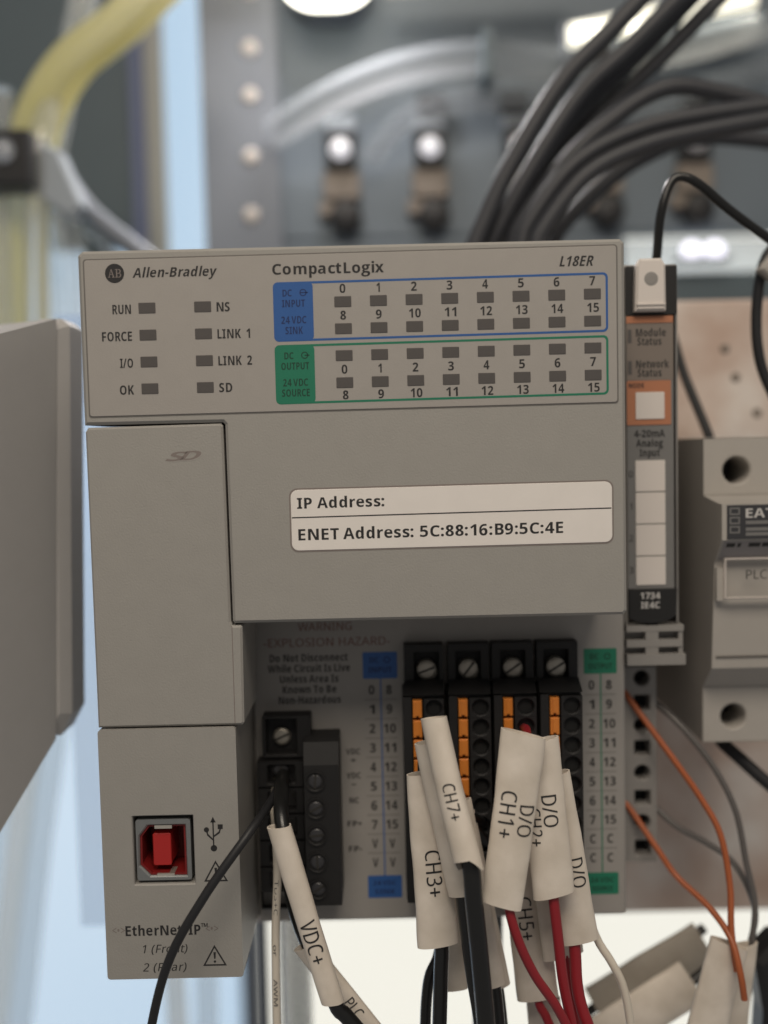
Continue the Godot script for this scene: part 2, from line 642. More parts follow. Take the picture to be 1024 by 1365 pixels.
# ---------------------------------------------------------------- behind the controller
func backdrop() -> void:
	# windows far behind, seen out of focus
	var w := thing("window", "bright daylight window far behind the cabinet, two panes wide", "window")
	part("pane", Shape.new().box(-420, -42, -520, 330, -452, -450), glow("skypane", Color(0.48, 0.68, 0.88), 0.72), w)
	part("pane", Shape.new().box(-29, 420, -520, 330, -452, -450), glow("whitepane", Color(0.93, 0.91, 0.80), 0.80), w)
	part("mullion", Shape.new().slab(rect(-42, -29, -520, 330), -456, -436, 1.5), M.upright, w)
	area(V(-230, -100, -446), V(-230, -100, 0), Vector2(370, 840), Color(0.55, 0.75, 1.0), 0.05)
	area(V(195, -100, -446), V(195, -100, 0), Vector2(440, 840), Color(1.0, 0.98, 0.92), 0.05)

	# rear panel of the cabinet with its row of sockets
	var rp := thing("rear_panel", "blue-grey steel rear panel carrying the row of sockets", "panel")
	part("sheet", Shape.new().slab(rect(-9, 330, 50, 330), -262, -250, 1.0), M.darkpanel, rp)
	part("sheet", Shape.new().slab(rect(-9, 330, -190, 33), -262, -250, 1.0), M.slate, rp)
	part("sheet", Shape.new().slab(rect(-9, 158, 33.1, 49.9), -262, -250.4, 0.5), M.darkpanel, rp)
	var up := thing("upright", "grey steel upright with a column of round holes", "upright")
	var s := Shape.new()
	var ys := [-20.0, 14.5, 38.5, 59.5, 83.0, 107.5, 126.5, 149.5, 172.5]
	var edge := -60.0
	for k in ys.size():
		var top: float = 330.0 if k == ys.size() - 1 else (ys[k] + ys[k + 1]) / 2
		s.holed(rect(-16.5, 15, edge, top), circle(Vector2(3.2 + (ys[k] - 85) * 0.02, ys[k]), 3.3, 20), Vector2(3.2 + (ys[k] - 85) * 0.02, ys[k]), -246, -243, 0.4)
		edge = top
	part("face", s, M.upright, up)
	part("flange", Shape.new().box(-16.5, -12.5, -60, 330, -275, -246.2), M.slate, up)
	for y in ys:
		part("plug", Shape.new().lathe(Vector2(3.2 + (y - 85) * 0.02, y), [Vector2(0, -241.8), Vector2(2.0, -242.0), Vector2(3.1, -242.8), Vector2(3.25, -246)]), M.plug, up)

	var names := ["first black socket with a white lens from the upright on the rear panel", "second black socket with a white lens from the upright on the rear panel", "third socket on the rear panel, half hidden by the thick black cables", "fourth socket on the rear panel, below the arching grey cables", "fifth socket on the rear panel, above the thin black looped wire"]
	var xs := [40.1, 76.8, 113.8, 149.0, 186.0]
	for k in 5:
		var q := thing("socket", names[k], "socket", "sockets in a row on the rear panel", V(xs[k], 84.5, -250))
		part("housing", Shape.new().slab(rect(-6.2, 6.2, -7.5, 7.5, 1.2), 0, 9, 0.8), M.mattblack, q)
		part("lit_lens", Shape.new().lathe(Vector2(0, 0), [Vector2(0, 13.2), Vector2(2.2, 12.8), Vector2(3.6, 11.4), Vector2(4.1, 9.05)]), (M.lens if k > 1 else M.litlens), q)
		part("clip", Shape.new().slab(rect(-7.5, 7.5, -19.5, -8.2, 1.5), 0, 7, 0.8), M.tan, q)
		part("clip", Shape.new().slab(rect(-6.5, 6.5, 8.6, 14.5, 1.5), 0, 5, 0.8), M.conduit, q)
		part("knob", Shape.new().lathe(Vector2(1.5, -26.5), [Vector2(0, 10), Vector2(5.0, 9.2), Vector2(6.4, 7.5), Vector2(6.6, 0)]), M.mattblack, q)
		part("terminal", Shape.new().slab(rect(-9.5, -2.5, -26, -20.2, 1), 0, 6, 0.6), M.tan, q)

	# lamp and light strip at the top of the rear panel
	var lp := thing("cabinet_lamp", "round-ended lit lamp at the top of the rear panel", "lamp", "", V(37, 152, -226))
	part("lit_diffuser", Shape.new().slab(rect(-20, 20, -17, 17, 16, 8), -3, 5, 2.5), glow("ledglow", Color(1.0, 0.96, 0.82), 6.0), lp)
	part("base", Shape.new().slab(rect(-18, 18, -15, 15, 14, 8), -24, -3.2, 1.0), M.upright, lp)
	area(V(37, 152, -218), V(38, 90, -190), Vector2(36, 30), Color(1.0, 0.95, 0.95), 0.05)
	var ls := thing("light_strip", "long lit strip along the upper right of the rear panel", "lamp")
	part("lit_diffuser", Shape.new().slab(PackedVector2Array([V2(131, 117), V2(204, 131), V2(204, 139), V2(131, 125)]), -226, -222, 1.0), glow("stripglow", Color(1.0, 0.95, 0.74), 1.25), ls)
	part("channel", Shape.new().slab(PackedVector2Array([V2(129, 115), V2(206, 129.5), V2(206, 141.5), V2(129, 127)]), -236, -226.2, 0.6), M.upright, ls)
	area(V(168, 128, -219), V(168, 60, -150), Vector2(70, 8), Color(1.0, 0.95, 0.8), 0.006)
	single("cable_tray", Shape.new().slab(PackedVector2Array([V2(60, 141), V2(135, 144), V2(135, 149), V2(60, 147)]), -232, -218, 1.0), M.cream, "pale tray edge along the top of the rear panel beside the lamp", "tray")
	var sl := thing("slot_lamp", "pair of small round lamps shining in the gap under the rear panel", "lamp")
	for x in [184.5, 194.0]:
		part("lit_lens", Shape.new().lathe(Vector2(x, 40.6), [Vector2(0, -242), Vector2(3.0, -242.6), Vector2(4.2, -244)]), glow("slotglow", Color(0.85, 0.84, 1.0), 1.6), sl)
	part("bracket", Shape.new().box(178, 200, 36.5, 37.6, -250, -240), M.upright, sl)
	single("rail", Shape.new().slab(rect(158.5, 330, 33.5, 49.5), -268, -264, 1.0), M.paleblue, "pale rail glowing through the gap under the rear panel", "rail")

	# grey conduits arching over the sockets
	var c1 := thing("conduit", "pale blue-grey conduit arching over the sockets, upper one", "conduit", "conduits arching over the sockets")
	part("pipe", Shape.new().tube([V(12.8, 90, -236), V(39.9, 102.2, -228), V(66.9, 110.9, -226), V(96.7, 114.3, -226), V(132.4, 110.6, -226), V(174.1, 116, -226), V(215.6, 126.6, -226)], 6.2), M.palepipe, c1)
	part("clip", Shape.new().box(97, 101, 105, 123, -240, -218), M.slate, c1)
	part("clip", Shape.new().box(141, 146, 102, 122, -240, -218), M.mattblack, c1)
	var c2 := thing("conduit", "pale grey conduit arching just under the upper one, nearer the cables", "conduit", "conduits arching over the sockets")
	part("pipe", Shape.new().tube([V(52, 80, -243), V(66.7, 94.7, -238), V(91.3, 101, -236), V(121.7, 101, -236), V(150.2, 97, -236), V(174, 101, -236), V(215.7, 112, -236)], 4.2), M.palepipe, c2)
	for x in [78.0, 112.0, 152.0, 188.0]:
		single("cable_tie", Shape.new().slab(rect(x - 6, x + 6, 98, 107, 2), -249, -243, 1.0), M.mattblack, ["dark clip above the second socket under the conduits", "dark clip above the third socket under the conduits", "dark clip above the fourth socket under the conduits", "dark clip above the fifth socket under the conduits"][[78.0, 112.0, 152.0, 188.0].find(x)], "clip", "dark clips under the conduits")

	# mounting plate: galvanised sheet that carries the modules
	var mp := thing("mounting_plate", "stained beige metal mounting plate behind the modules", "plate")
	part("sheet", Shape.new().slab(rect(-8, 320, -173.4, 1.6), -104, -100, 0.8), M.plate, mp)
	single("blue_sheet", Shape.new().slab(rect(-36.5, -9, -175, 2), -104, -102.5, 0.3), M.film, "light blue sheet hanging behind the controller's left edge", "sheet")
	for k in 3:
		var y: float = [-12.0, -20.0, -30.0][k]
		var x: float = [151.0, 154.0, 160.0][k]
		part("screw", Shape.new().lathe(Vector2(x, y), [Vector2(0, -99.3), Vector2(0.9, -99.4), Vector2(1.3, -99.9)]), M.tan, mp)

	# left: dark panel, tubes, clamp
	var ld := thing("side_panel", "dark grey-green panel far behind the yellow tube", "panel")
	part("sheet", Shape.new().slab(PackedVector2Array([V2(-330, 110), V2(-106, 110), V2(-104, 62), V2(-63, 62), V2(-63, 330), V2(-330, 330)]), -330, -320, 1.0), M.slate, ld)
	var pr := thing("profile", "blue and cream edge strips beside the bright window strip", "profile")
	part("strip", Shape.new().slab(rect(-63, -56.5, 30, 330), -322, -316, 1.0), M.bluestrip, pr)
	part("strip", Shape.new().slab(rect(-56.5, -47.5, 30, 330), -324, -318, 1.0), M.creamstrip, pr)
	var tubes := [
		["yellow", "yellow tube bending down into the black clamp", 7.6, [V(-14.6, 129.9, -180), V(-32.3, 113, -180), V(-51.1, 99, -180), V(-62.2, 84, -180), V(-69.4, 68, -182), V(-75.5, 50, -184), V(-79, 0, -184)]],
		["yellow", "thin yellow tube hugging the inner side of the thick yellow one", 2.2, [V(-8, 126, -178), V(-27, 109, -178), V(-45, 95, -178), V(-55, 80, -178), V(-60.5, 66, -180), V(-64, 50, -182), V(-66, 0, -182)]],
		["clear", "clear tube running straight up behind the yellow tube", 5.0, [V(-50, 135, -200), V(-56, 110.6, -200), V(-63, 85, -200), V(-66, 60, -196), V(-66, 0, -196)]],
		["clear", "clear tube at the outer edge of the clamped bundle", 4.6, [V(-74, 88, -172), V(-76, 60, -172), V(-77, 40, -172), V(-78, -20, -172)]],
		["clear", "clear tube in front in the clamped bundle, with a bright highlight", 4.2, [V(-52, 104, -186), V(-56.5, 90, -180), V(-60, 72.4, -172), V(-62, 50, -170), V(-64, -20, -170)]],
		["clear", "clear tube nearest the controller in the clamped bundle", 4.0, [V(-58, 48, -178), V(-54, 40, -182), V(-53, 28, -184), V(-53, -20, -184)]]]
	for t in tubes:
		single("tube", Shape.new().tube(t[3], t[2], 20), M[t[0]], t[1], "tube", "tubes held by the black clamp")
	var cl := thing("tube_clamp", "black clamp with a shiny screw round the tube bundle", "clamp")
	part("band", Shape.new().slab(rect(-86, -60.5, 53, 71.5, 1.5), -176, -161, 1.0), M.mattblack, cl)
	part("screw", Shape.new().lathe(Vector2(-69.5, 64), [Vector2(0, -158.5), Vector2(2.4, -158.8), Vector2(4.0, -160), Vector2(4.1, -161)]), M.chrome, cl)
	part("bracket", Shape.new().slab(PackedVector2Array([V2(-60, 70), V2(-53, 66), V2(-46, 48), V2(-50, 43), V2(-60, 50)]), -178, -168, 1.2), M.conduit, cl)
	single("rod", Shape.new().tube([V(-56, 60, -186), V(-47, 48, -184), V(-30, 33.8, -182), V(-12, 19, -180)], 3.6), M.upright, "dark grey rod slanting down from the clamp to the controller", "rod")
	single("strut", Shape.new().slab(PackedVector2Array([V2(-52, 44), V2(-14, 14), V2(-14, 2), V2(-52, 26)]), -196, -190, 1.0), M.slate, "dark strut under the slanting grey rod", "strut")

	# left below: hanging tubes in front of the window
	var low := [
		["paleblue", "pale blue hanging tube, nearest the controller of three at the lower left", 5.0, [V(-70, -120, -200), V(-75, -150, -200), V(-82, -190, -200), V(-94, -270, -200)]],
		["cream", "cream hanging tube, middle of three at the lower left", 4.4, [V(-78, -120, -202), V(-84, -150, -202), V(-91, -190, -202), V(-104, -270, -202)]],
		["paleblue", "pale blue hanging tube, outermost of three at the lower left", 5.2, [V(-88, -120, -204), V(-94, -150, -204), V(-102, -190, -204), V(-115, -270, -204)]],
		["cream", "cream tube hanging below the controller's lower left block", 4.2, [V(-34, -150, -204), V(-33, -200, -204), V(-31, -280, -204)]],
		["paleblue", "pale blue tube hanging below the lower left block, by the dark mullion", 4.6, [V(-18, -150, -204), V(-18.5, -200, -204), V(-20, -280, -204)]]]
	for t in low:
		single("hanging_tube", Shape.new().tube(t[3], t[2], 20), M[t[0]], t[1], "tube", "tubes hanging in front of the window")
	var cor := Shape.new()
	for k in 26:
		var y := -140.0 - k * 2.6
		cor.tube([V(28.4, y, -84), V(28.4, y - 0.7, -84), V(28.4, y - 1.3, -84)], 4.0, 18)
		cor.tube([V(28.4, y - 1.3, -84), V(28.4, y - 1.95, -84), V(28.4, y - 2.6, -84)], 3.1, 18)
	single("corrugated_tube", cor, M.clear, "white corrugated tube hanging behind the printed white wire", "tube")
	single("dark_post", Shape.new().slab(rect(15.5, 22, -290, -150, 1), -112, -104.5, 1.0), M.upright, "blue-grey post below the controller, between block and white wire", "post")
	single("dark_cable", Shape.new().tube([V(76.5, -120, -40), V(76.8, -150, -40), V(75, -200, -42)], 3.2), M.cable, "dark cable seen between the two bunches of marked wires", "cable")

	# the grey duct at the left, its side running back from the camera
	var du := thing("cable_duct", "large grey-brown duct at the left edge with a slanted lower end", "duct")
	var side := Shape.new()
	var a := [V(-24.8, -16.0, -5), V(-13.6, -8.3, -30), V(-17.6, -98.9, -30), V(-29.9, -123.9, -5)]
	var b := []
	for p in a:
		b.append(p + V(-45, 0, -24))
	side.quad(a[0], a[1], a[2], a[3], Vector3.RIGHT)
	side.quad(b[0], b[1], b[2], b[3], Vector3.LEFT)
	side.quad(a[0], a[1], b[1], b[0], Vector3.UP)
	side.quad(a[3], a[2], b[2], b[3], Vector3.DOWN)
	side.quad(a[1], a[2], b[2], b[1], Vector3.FORWARD)
	side.quad(a[0], a[3], b[3], b[0], Vector3.BACK)
	part("body", side, M.ductgrey, du)
	var rim := PackedVector2Array([V2(-18, -8.0), V2(-13.3, -8.0), V2(-11.6, -9.6), V2(-14.6, -94), V2(-17.3, -98.8), V2(-22, -98.8)])
	part("rim", Shape.new().slab(rim, -42, -30.4, 2.2), M.ductgrey, du)


func V2(x: float, y: float) -> Vector2:
	return Vector2(x, y)


# ---------------------------------------------------------------- the controller
func controller() -> void:
	var c := thing("controller", "grey controller with a panel of small indicator windows and a white address sticker", "controller")
	part("housing", Shape.new().slab(rect(0.4, 105.2, -138.6, -0.6, 0.8), -99.6, -27.0, 0.8, true), M.case, c)
	var tp := part("terminal_panel", Shape.new().slab(rect(26.2, 105.2, -138.6, -60, 0.6), -26.9, -25.0, 0.5), M.panel, c)
	var cover := PackedVector2Array([V2(0.9, 0), V2(99.3, 0), V2(100, -0.7), V2(100, -68.6), V2(99.4, -69.3), V2(26.6, -69.3), V2(26.25, -68.9), V2(26.0, -32.2), V2(25.6, -31.75), V2(0, -31.75), V2(0, -0.8)])
	part("cover", Shape.new().slab(cover, -26.8, 0, 0.55), M.case, c)

	# indicator panel: a printed overlay
	var ip := part("indicator_panel", Shape.new().slab(slant(rect(1.2, 98.5, -30.2, -1.75, 0.5), 1.2, 0.005), 0.02, 0.2, 0.08), M.overlay, c)
	part("outline", Shape.new().holed(slant(rect(0.95, 98.75, -30.45, -1.5, 0.6), 1.2, 0.005), slant(rect(1.22, 98.48, -30.18, -1.77, 0.5), 1.2, 0.005), V2(50, -16), 0.01, 0.05), M.greyink, ip)
	skew = 0.0
	var z := 0.23
	# round emblem: two letters knocked out of a dark disc
	part("emblem", Shape.new().slab(circle(V2(6.75, -4.2), 1.75, 28), 0.21, 0.24), M.ink, ip)
	write("A", 6.15, -4.2, 0.26, 1.5, 1.2, M.fadedink, ip, 2)
	write("B", 7.4, -4.2, 0.26, 1.5, 1.1, M.fadedink, ip, 2)
	write("Allen-Bradley", 10.2, -4.2, z, 1.72, 15.2, M.ink, ip, 1, 0.22, -1)
	write("CompactLogix", 35.6, -4.15, z, 1.95, 20.4, M.ink, ip, 1, 0.0, -1)
	write("L18ER", 88.3, -3.9, z, 1.85, 6.1, M.ink, ip, 1, 0.25, -1)
	var words := [["RUN", "NS"], ["FORCE", "LINK  1"], ["I/O", "LINK  2"], ["OK", "SD"]]
	var wl := [3.4, 5.5, 2.4, 2.6]
	var wr := [2.4, 6.0, 6.2, 2.4]
	var win := Shape.new().slab(rect(-1.55, 1.55, -0.98, 0.98, 0.12, 2), 0.205, 0.30, 0.06).mesh()
	for k in 4:
		var y := -10.6 - 4.9 * k
		window(ip, win, 12.45, y)
		window(ip, win, 22.65, y - 0.0)
		write(words[k][0], 9.5, y - 0.15, z, 1.7, wl[k], M.ink, ip, 1, 0.0, 1)
		write(words[k][1], 25.2, y - 0.1, z, 1.7, wr[k], M.ink, ip, 1, 0.0, -1)
	skew = 0.0075
	var sets := [[-6.5, -17.3, "blue", ["DC", "INPUT", "24 VDC", "SINK"]], [-17.9, -28.75, "green", ["DC", "OUTPUT", "24 VDC", "SOURCE"]]]
	for g in sets:
		var top: float = g[0]
		var bot: float = g[1]
		var frame: Material = M[g[2]]
		part("frame_line", Shape.new().holed(slant(rect(35.6, 96.9, bot, top, 0.9), 36, skew), slant(rect(36.0, 96.5, bot + 0.4, top - 0.4, 0.6), 36, skew), V2(66, (top + bot) / 2 + skew * 30), 0.205, 0.23), frame, ip)
		part("colour_band", Shape.new().slab(slant(rect(35.75, 42.9, bot + 0.15, top - 0.15, 0.8), 36, skew), 0.21, 0.245), frame, ip)
		var ink: Material = M.blueink if g[2] == "blue" else M.greenink
		write(g[3][0], 38.2, top - 2.0, 0.265, 1.25, 1.7, ink, ip, 1)
		write(g[3][1], 39.3, top - 3.9, 0.265, 1.3, 4.2 if g[2] == "blue" else 5.1, ink, ip, 1)
		write(g[3][2], 39.3, top - 6.9, 0.265, 1.35, 4.6, ink, ip, 1)
		write(g[3][3], 39.3, top - 8.8, 0.265, 1.35, 3.2 if g[2] == "blue" else 5.1, ink, ip, 1)
		var ring := Shape.new().holed(circle(V2(41.1, top - 1.95), 0.66, 16), circle(V2(41.1, top - 1.95), 0.48, 16), V2(41.1, top - 1.95), 0.25, 0.265)
		ring.box(40.6 if g[2] == "blue" else 41.1, 42.0, top - 2.05, top - 1.85, 0.25, 0.265)
		part("arrow_mark", ring, ink, ip)
	for k in 8:
		var x := 48.35 + 6.53 * k
		var dy := skew * (x - 36.0)
		window(ip, win, x, -10.3 + dy - 0.05)
		window(ip, win, x, -15.2 + dy - 0.05)
		window(ip, win, x, -20.15 + dy)
		window(ip, win, x, -25.1 + dy)
		write(str(k), x, -7.95, z, 1.65, 0.62 if k == 1 else 1.05, M.ink, ip, 1)
		write(str(k + 8), x + (0.1 if k > 1 else 0.0), -12.8, z, 1.65, (2.15 if k > 1 else 1.05), M.ink, ip, 1)
		write(str(k), x, -22.65, z, 1.65, 0.62 if k == 1 else 1.05, M.ink, ip, 1)
		write(str(k + 8), x + 0.1, -27.35, z, 1.65, (2.15 if k > 1 else 1.05), M.ink, ip, 1)
	skew = 0.0

	# address sticker
	var al := part("address_sticker", Shape.new().slab(slant(rect(37.75, 97.35, -55.9, -44.6, 1.3), 37.7, 0.005), 0.02, 0.16, 0.06), M.sticker, c)
	part("recess_line", Shape.new().holed(slant(rect(37.45, 97.65, -56.2, -44.3, 1.5), 37.7, 0.005), slant(rect(37.8, 97.3, -55.8, -44.65, 1.3), 37.7, 0.005), V2(67.5, -50), 0.01, 0.04), M.fadedink, c)
	part("ruled_line", Shape.new().slab(slant(rect(37.9, 97.2, -49.85, -49.62), 37.7, 0.008), 0.165, 0.18), M.ink, al)
	skew = 0.006
	write("IP Address:", 38.9, -47.1, 0.18, 2.0, 16.2, M.ink, al, 1, 0.0, -1)
	write("ENET Address:", 39.0, -52.95, 0.18, 2.1, 21.4, M.ink, al, 1, 0.0, -1)
	write("5C:88:16:B9:5C:4E", 61.6, -52.95, 0.18, 2.1, 26.6, M.ink, al, 1, 0.0, -1)
	skew = 0.0

	# card door and lower block, left
	var door := PackedVector2Array([V2(0.6, -32.2), V2(25.2, -31.95), V2(25.55, -32.4), V2(25.85, -69.0), V2(26.1, -69.75), V2(27.7, -69.75), V2(27.95, -70.1), V2(27.75, -88.2), V2(27.4, -88.65), V2(0.2, -88.65), V2(0.05, -33.0)])
	var dr := part("door", Shape.new().slab(door, -20, -0.25, 0.4), M.case, c)
	part("edge_line", Shape.new().box(25.95, 26.12, -88.3, -69.9, -0.26, -0.235), M.fadedink, dr)
	# embossed card emblem
	var em := Shape.new()
	letters(em, "S", 1.7, 3.0, 1, 0.9, 0, func(p: Vector2): return [V(16.9 + p.x, -37.85 + p.y, -0.2), Vector3.BACK])
	letters(em, "D", 1.7, 3.2, 1, 0.9, 0, func(p: Vector2): return [V(19.6 + p.x, -37.75 + p.y, -0.2), Vector3.BACK])
	part("card_emblem", em, M.fadedink, dr)
	var eh := Shape.new()
	letters(eh, "S", 1.7, 3.0, 1, 0.9, 0, func(p: Vector2): return [V(17.05 + p.x, -38.02 + p.y, -0.22), Vector3.BACK])
	letters(eh, "D", 1.7, 3.2, 1, 0.9, 0, func(p: Vector2): return [V(19.75 + p.x, -37.92 + p.y, -0.22), Vector3.BACK])
	part("card_emblem", eh, M.overlay, dr)
	var blk := Shape.new().holed(rect(0.1, 26.1, -137.5, -89.0, 0.6, 3), rect(6.0, 17.5, -119.0, -105.75, 0.2, 2), V2(11.75, -112.4), -25.5, 0.0, 0.25)
	var eb := part("lower_block", blk, M.case, c)
	write("EtherNet/IP", 3.9, -128.0, 0.03, 1.95, 14.3, M.ink, eb, 1, 0.0, -1)
	write("™", 18.3, -127.5, 0.03, 1.6, 1.3, M.ink, eb, 0, 0.0, -1)
	write("1 (Front)", 7.0, -131.6, 0.03, 1.6, 8.6, M.ink, eb, 0, 0.2, -1)
	write("2 (Rear)", 7.1, -135.2, 0.03, 1.6, 8.2, M.ink, eb, 0, 0.2, -1)
	for x in [2.6, 20.4]:
		write("<•>", x, -127.8, 0.03, 1.6, 2.4, M.fadedink, eb, 0)
	for q in [V2(21.5, -116.9), V2(20.75, -133.4)]:
		var st := Shape.new()
		var tri_ := PackedVector2Array([q + V2(-2.0, -1.6), q + V2(2.0, -1.6), q + V2(0, 2.0)])
		st.holed(Shape.inset(tri_, -0.16), Shape.inset(tri_, 0.12), q + V2(0, -0.4), 0.01, 0.03)
		st.slab(PackedVector2Array([q + V2(-0.13, -0.4), q + V2(0.13, -0.4), q + V2(0.24, 0.9), q + V2(-0.24, 0.9)]), 0.01, 0.03)
		st.slab(circle(q + V2(0, -0.95), 0.24, 10), 0.01, 0.03)
		part("warning_symbol", st, M.ink, eb)
	# trident symbol
	var us := Shape.new()
	us.box(21.15, 21.4, -112.0, -106.9, 0.01, 0.035)
	us.slab(PackedVector2Array([V2(20.75, -107.2), V2(21.8, -107.2), V2(21.28, -106.1)]), 0.01, 0.035)
	us.slab(circle(V2(21.3, -112.2), 0.62, 14), 0.01, 0.035)
	us.slab(circle(V2(20.0, -108.6), 0.5, 12), 0.01, 0.035)
	us.box(22.15, 23.1, -108.5, -107.6, 0.01, 0.035)
	us.slab(PackedVector2Array([V2(19.85, -108.6), V2(20.12, -108.6), V2(20.3, -109.4), V2(21.3, -110.5), V2(21.3, -110.85), V2(20.1, -109.7)]), 0.012, 0.037)
	us.slab(PackedVector2Array([V2(22.5, -108.4), V2(22.78, -108.4), V2(22.5, -109.3), V2(21.3, -110.1), V2(21.3, -109.75), V2(22.3, -109.0)]), 0.012, 0.037)
	part("usb_symbol", us, M.ink, eb)
	# square socket with a red tongue
	var oct := PackedVector2Array([V2(8.75, -107.75), V2(7.1, -109.8), V2(7.0, -115.5), V2(9.0, -117.55), V2(15.9, -117.65), V2(15.85, -107.75)])
	var up := part("usb_socket", Shape.new().holed(rect(6.45, 16.85, -118.4, -106.55, 0.5, 3), oct, V2(11.8, -112.6), -9.0, -0.5, 0.3), M.usbshell, c)
	part("liner", Shape.new().holed(Shape.inset(ccw(oct), 0.02), Shape.inset(ccw(oct), 0.4), V2(11.8, -112.6), -8.5, -1.1), M.usbinside, up)
	part("bottom", Shape.new().box(6.6, 16.7, -118.2, -106.8, -9.6, -9.05), M.usbinside, up)
	part("tongue", Shape.new().slab(rect(9.35, 12.85, -116.0, -109.7, 0.4, 3), -9.0, -1.6, 0.15), M.usbred, up)
	part("contact", Shape.new().box(10.0, 13.3, -108.45, -107.8, -4, -0.7), M.tin, up)
	part("contact", Shape.new().box(10.2, 13.5, -117.75, -117.2, -4, -0.7), M.tin, up)
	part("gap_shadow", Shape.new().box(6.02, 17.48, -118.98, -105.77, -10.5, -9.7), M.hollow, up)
	# terminal panel print
	var zp := -24.96
	write("WARNING", 41.9, -74.6, zp, 1.7, 11.4, M.redink, tp, 0)
	write("-EXPLOSION HAZARD-", 42.2, -77.9, zp, 1.75, 26.8, M.redink, tp, 0)
	var lines := [["Do Not Disconnect", 16.5], ["While Circuit Is Live", 17.4], ["Unless Area Is", 12.4], ["Known To Be", 11.4], ["Non-Hazardous", 13.2]]
	for k in 5:
		write(lines[k][0], 38.3, -81.2 - 2.26 * k, zp, 1.6, lines[k][1], M.ink, tp, 1)
	var vt := [["VDC", -101.6, 3.0], ["+", -103.5, 1.2], ["VDC", -106.8, 3.0], ["-", -108.6, 1.0], ["NC", -112.2, 2.0], ["FP+", -117.3, 3.1], ["FP-", -122.8, 2.8]]
	for q in vt:
		write(q[0], 47.2, q[1], zp, 1.25, q[2], M.ink, tp, 1)
	numbers(tp, 49.7, 57.0, -80.3, -86.0, -128.8, -133.7, "blue", ["V", "V"], [["DC", "INPUT"], ["24 VDC", "SINK"]])
	numbers(tp, 96.5, 103.5, -80.6, -86.0, -129.2, -134.0, "green", ["C", "C"], [["DC", "OUTPUT"], ["24 VDC", "SOURCE"]])
	power_terminal(c)
	for k in 4:
		io_terminal(c, k)


func ccw(p: PackedVector2Array) -> PackedVector2Array:
	var q := p.duplicate()
	if Geometry2D.is_polygon_clockwise(q):
		q.reverse()
	return q


func window(parent: Node, m: ArrayMesh, x: float, y: float) -> void:
	var o := MeshInstance3D.new()
	o.name = "indicator_window"
	o.mesh = m
	o.material_override = M.windowdark
	o.position = Vector3(x, y, 0) * MM
	parent.add_child(o, true)


func numbers(tp: Node, x0: float, x1: float, t0: float, t1: float, b0: float, b1: float, tone: String, tail: Array, text: Array) -> void:
	var zp := -24.96
	part("colour_band", Shape.new().slab(rect(x0, x1, t1, t0, 0.3), -24.99, zp), M[tone], tp)
	part("colour_band", Shape.new().slab(rect(x0, x1, b1, b0, 0.3), -24.99, zp), M[tone], tp)
	var ink: Material = M.blueink if tone == "blue" else M.greenink
	write(text[0][0], (x0 + x1) / 2 - 1.2, t0 - 1.7, zp + 0.02, 1.2, 1.9, ink, tp, 1)
	part("arrow_mark", Shape.new().holed(circle(V2((x0 + x1) / 2 + 1.5, t0 - 1.7), 0.7, 16), circle(V2((x0 + x1) / 2 + 1.5, t0 - 1.7), 0.48, 16), V2((x0 + x1) / 2 + 1.5, t0 - 1.7), zp, zp + 0.02), ink, tp)
	write(text[0][1], (x0 + x1) / 2, t0 - 3.8, zp + 0.02, 1.2, 5.0, ink, tp, 1)
	write(text[1][0], (x0 + x1) / 2, b0 - 1.6, zp + 0.02, 1.1, 5.0, ink, tp, 1)
	write(text[1][1], (x0 + x1) / 2, b0 - 3.5, zp + 0.02, 1.1, 4.4, ink, tp, 1)
	var mid := (x0 + x1) / 2 + 0.05
	part("middle_line", Shape.new().box(mid - 0.14, mid + 0.14, b0, t1, -24.99, zp), M[tone], tp)
	for k in 10:
		var y := -88.4 - 4.17 * k
		var lt: String = str(k) if k < 8 else tail[0]
		var rt: String = str(k + 8) if k < 8 else tail[1]
		write(lt, mid - 1.95, y, zp, 1.95, 1.2, M.ink, tp, 1)
		write(rt, mid + 1.75, y, zp, 1.95, 1.2 if rt.length() == 1 else 2.55, M.ink, tp, 1)
		if k < 9:
			part("rule", Shape.new().box(x0 + 0.2, mid - 0.2, y - 2.15, y - 2.02, -24.99, zp - 0.01), M.greyink, tp)
			part("rule", Shape.new().box(mid + 0.2, x1 - 0.2, y - 2.15, y - 2.02, -24.99, zp - 0.01), M.greyink, tp)


func screw_head(parent: Node, x: float, y: float, z: float, r: float, turn: float, m: Material) -> void:
	var s := part("screw", Shape.new().lathe(Vector2.ZERO, [Vector2(0, 0.9), Vector2(r * 0.72, 0.8), Vector2(r * 0.94, 0.5), Vector2(r, 0.05), Vector2(r, -2)]), m, parent)
	s.position = Vector3(x, y, z) * MM
	var sl := Shape.new()
	var d := Vector2.from_angle(turn)
	var e := Vector2(-d.y, d.x) * 0.22
	sl.slab(PackedVector2Array([d * r * 0.9 + e, -d * r * 0.9 + e, -d * r * 0.9 - e, d * r * 0.9 - e]), z + 0.7, z + 0.93)
	var q := part("screw_slot", sl, M.slot, parent)
	q.position = Vector3(x, y, 0) * MM


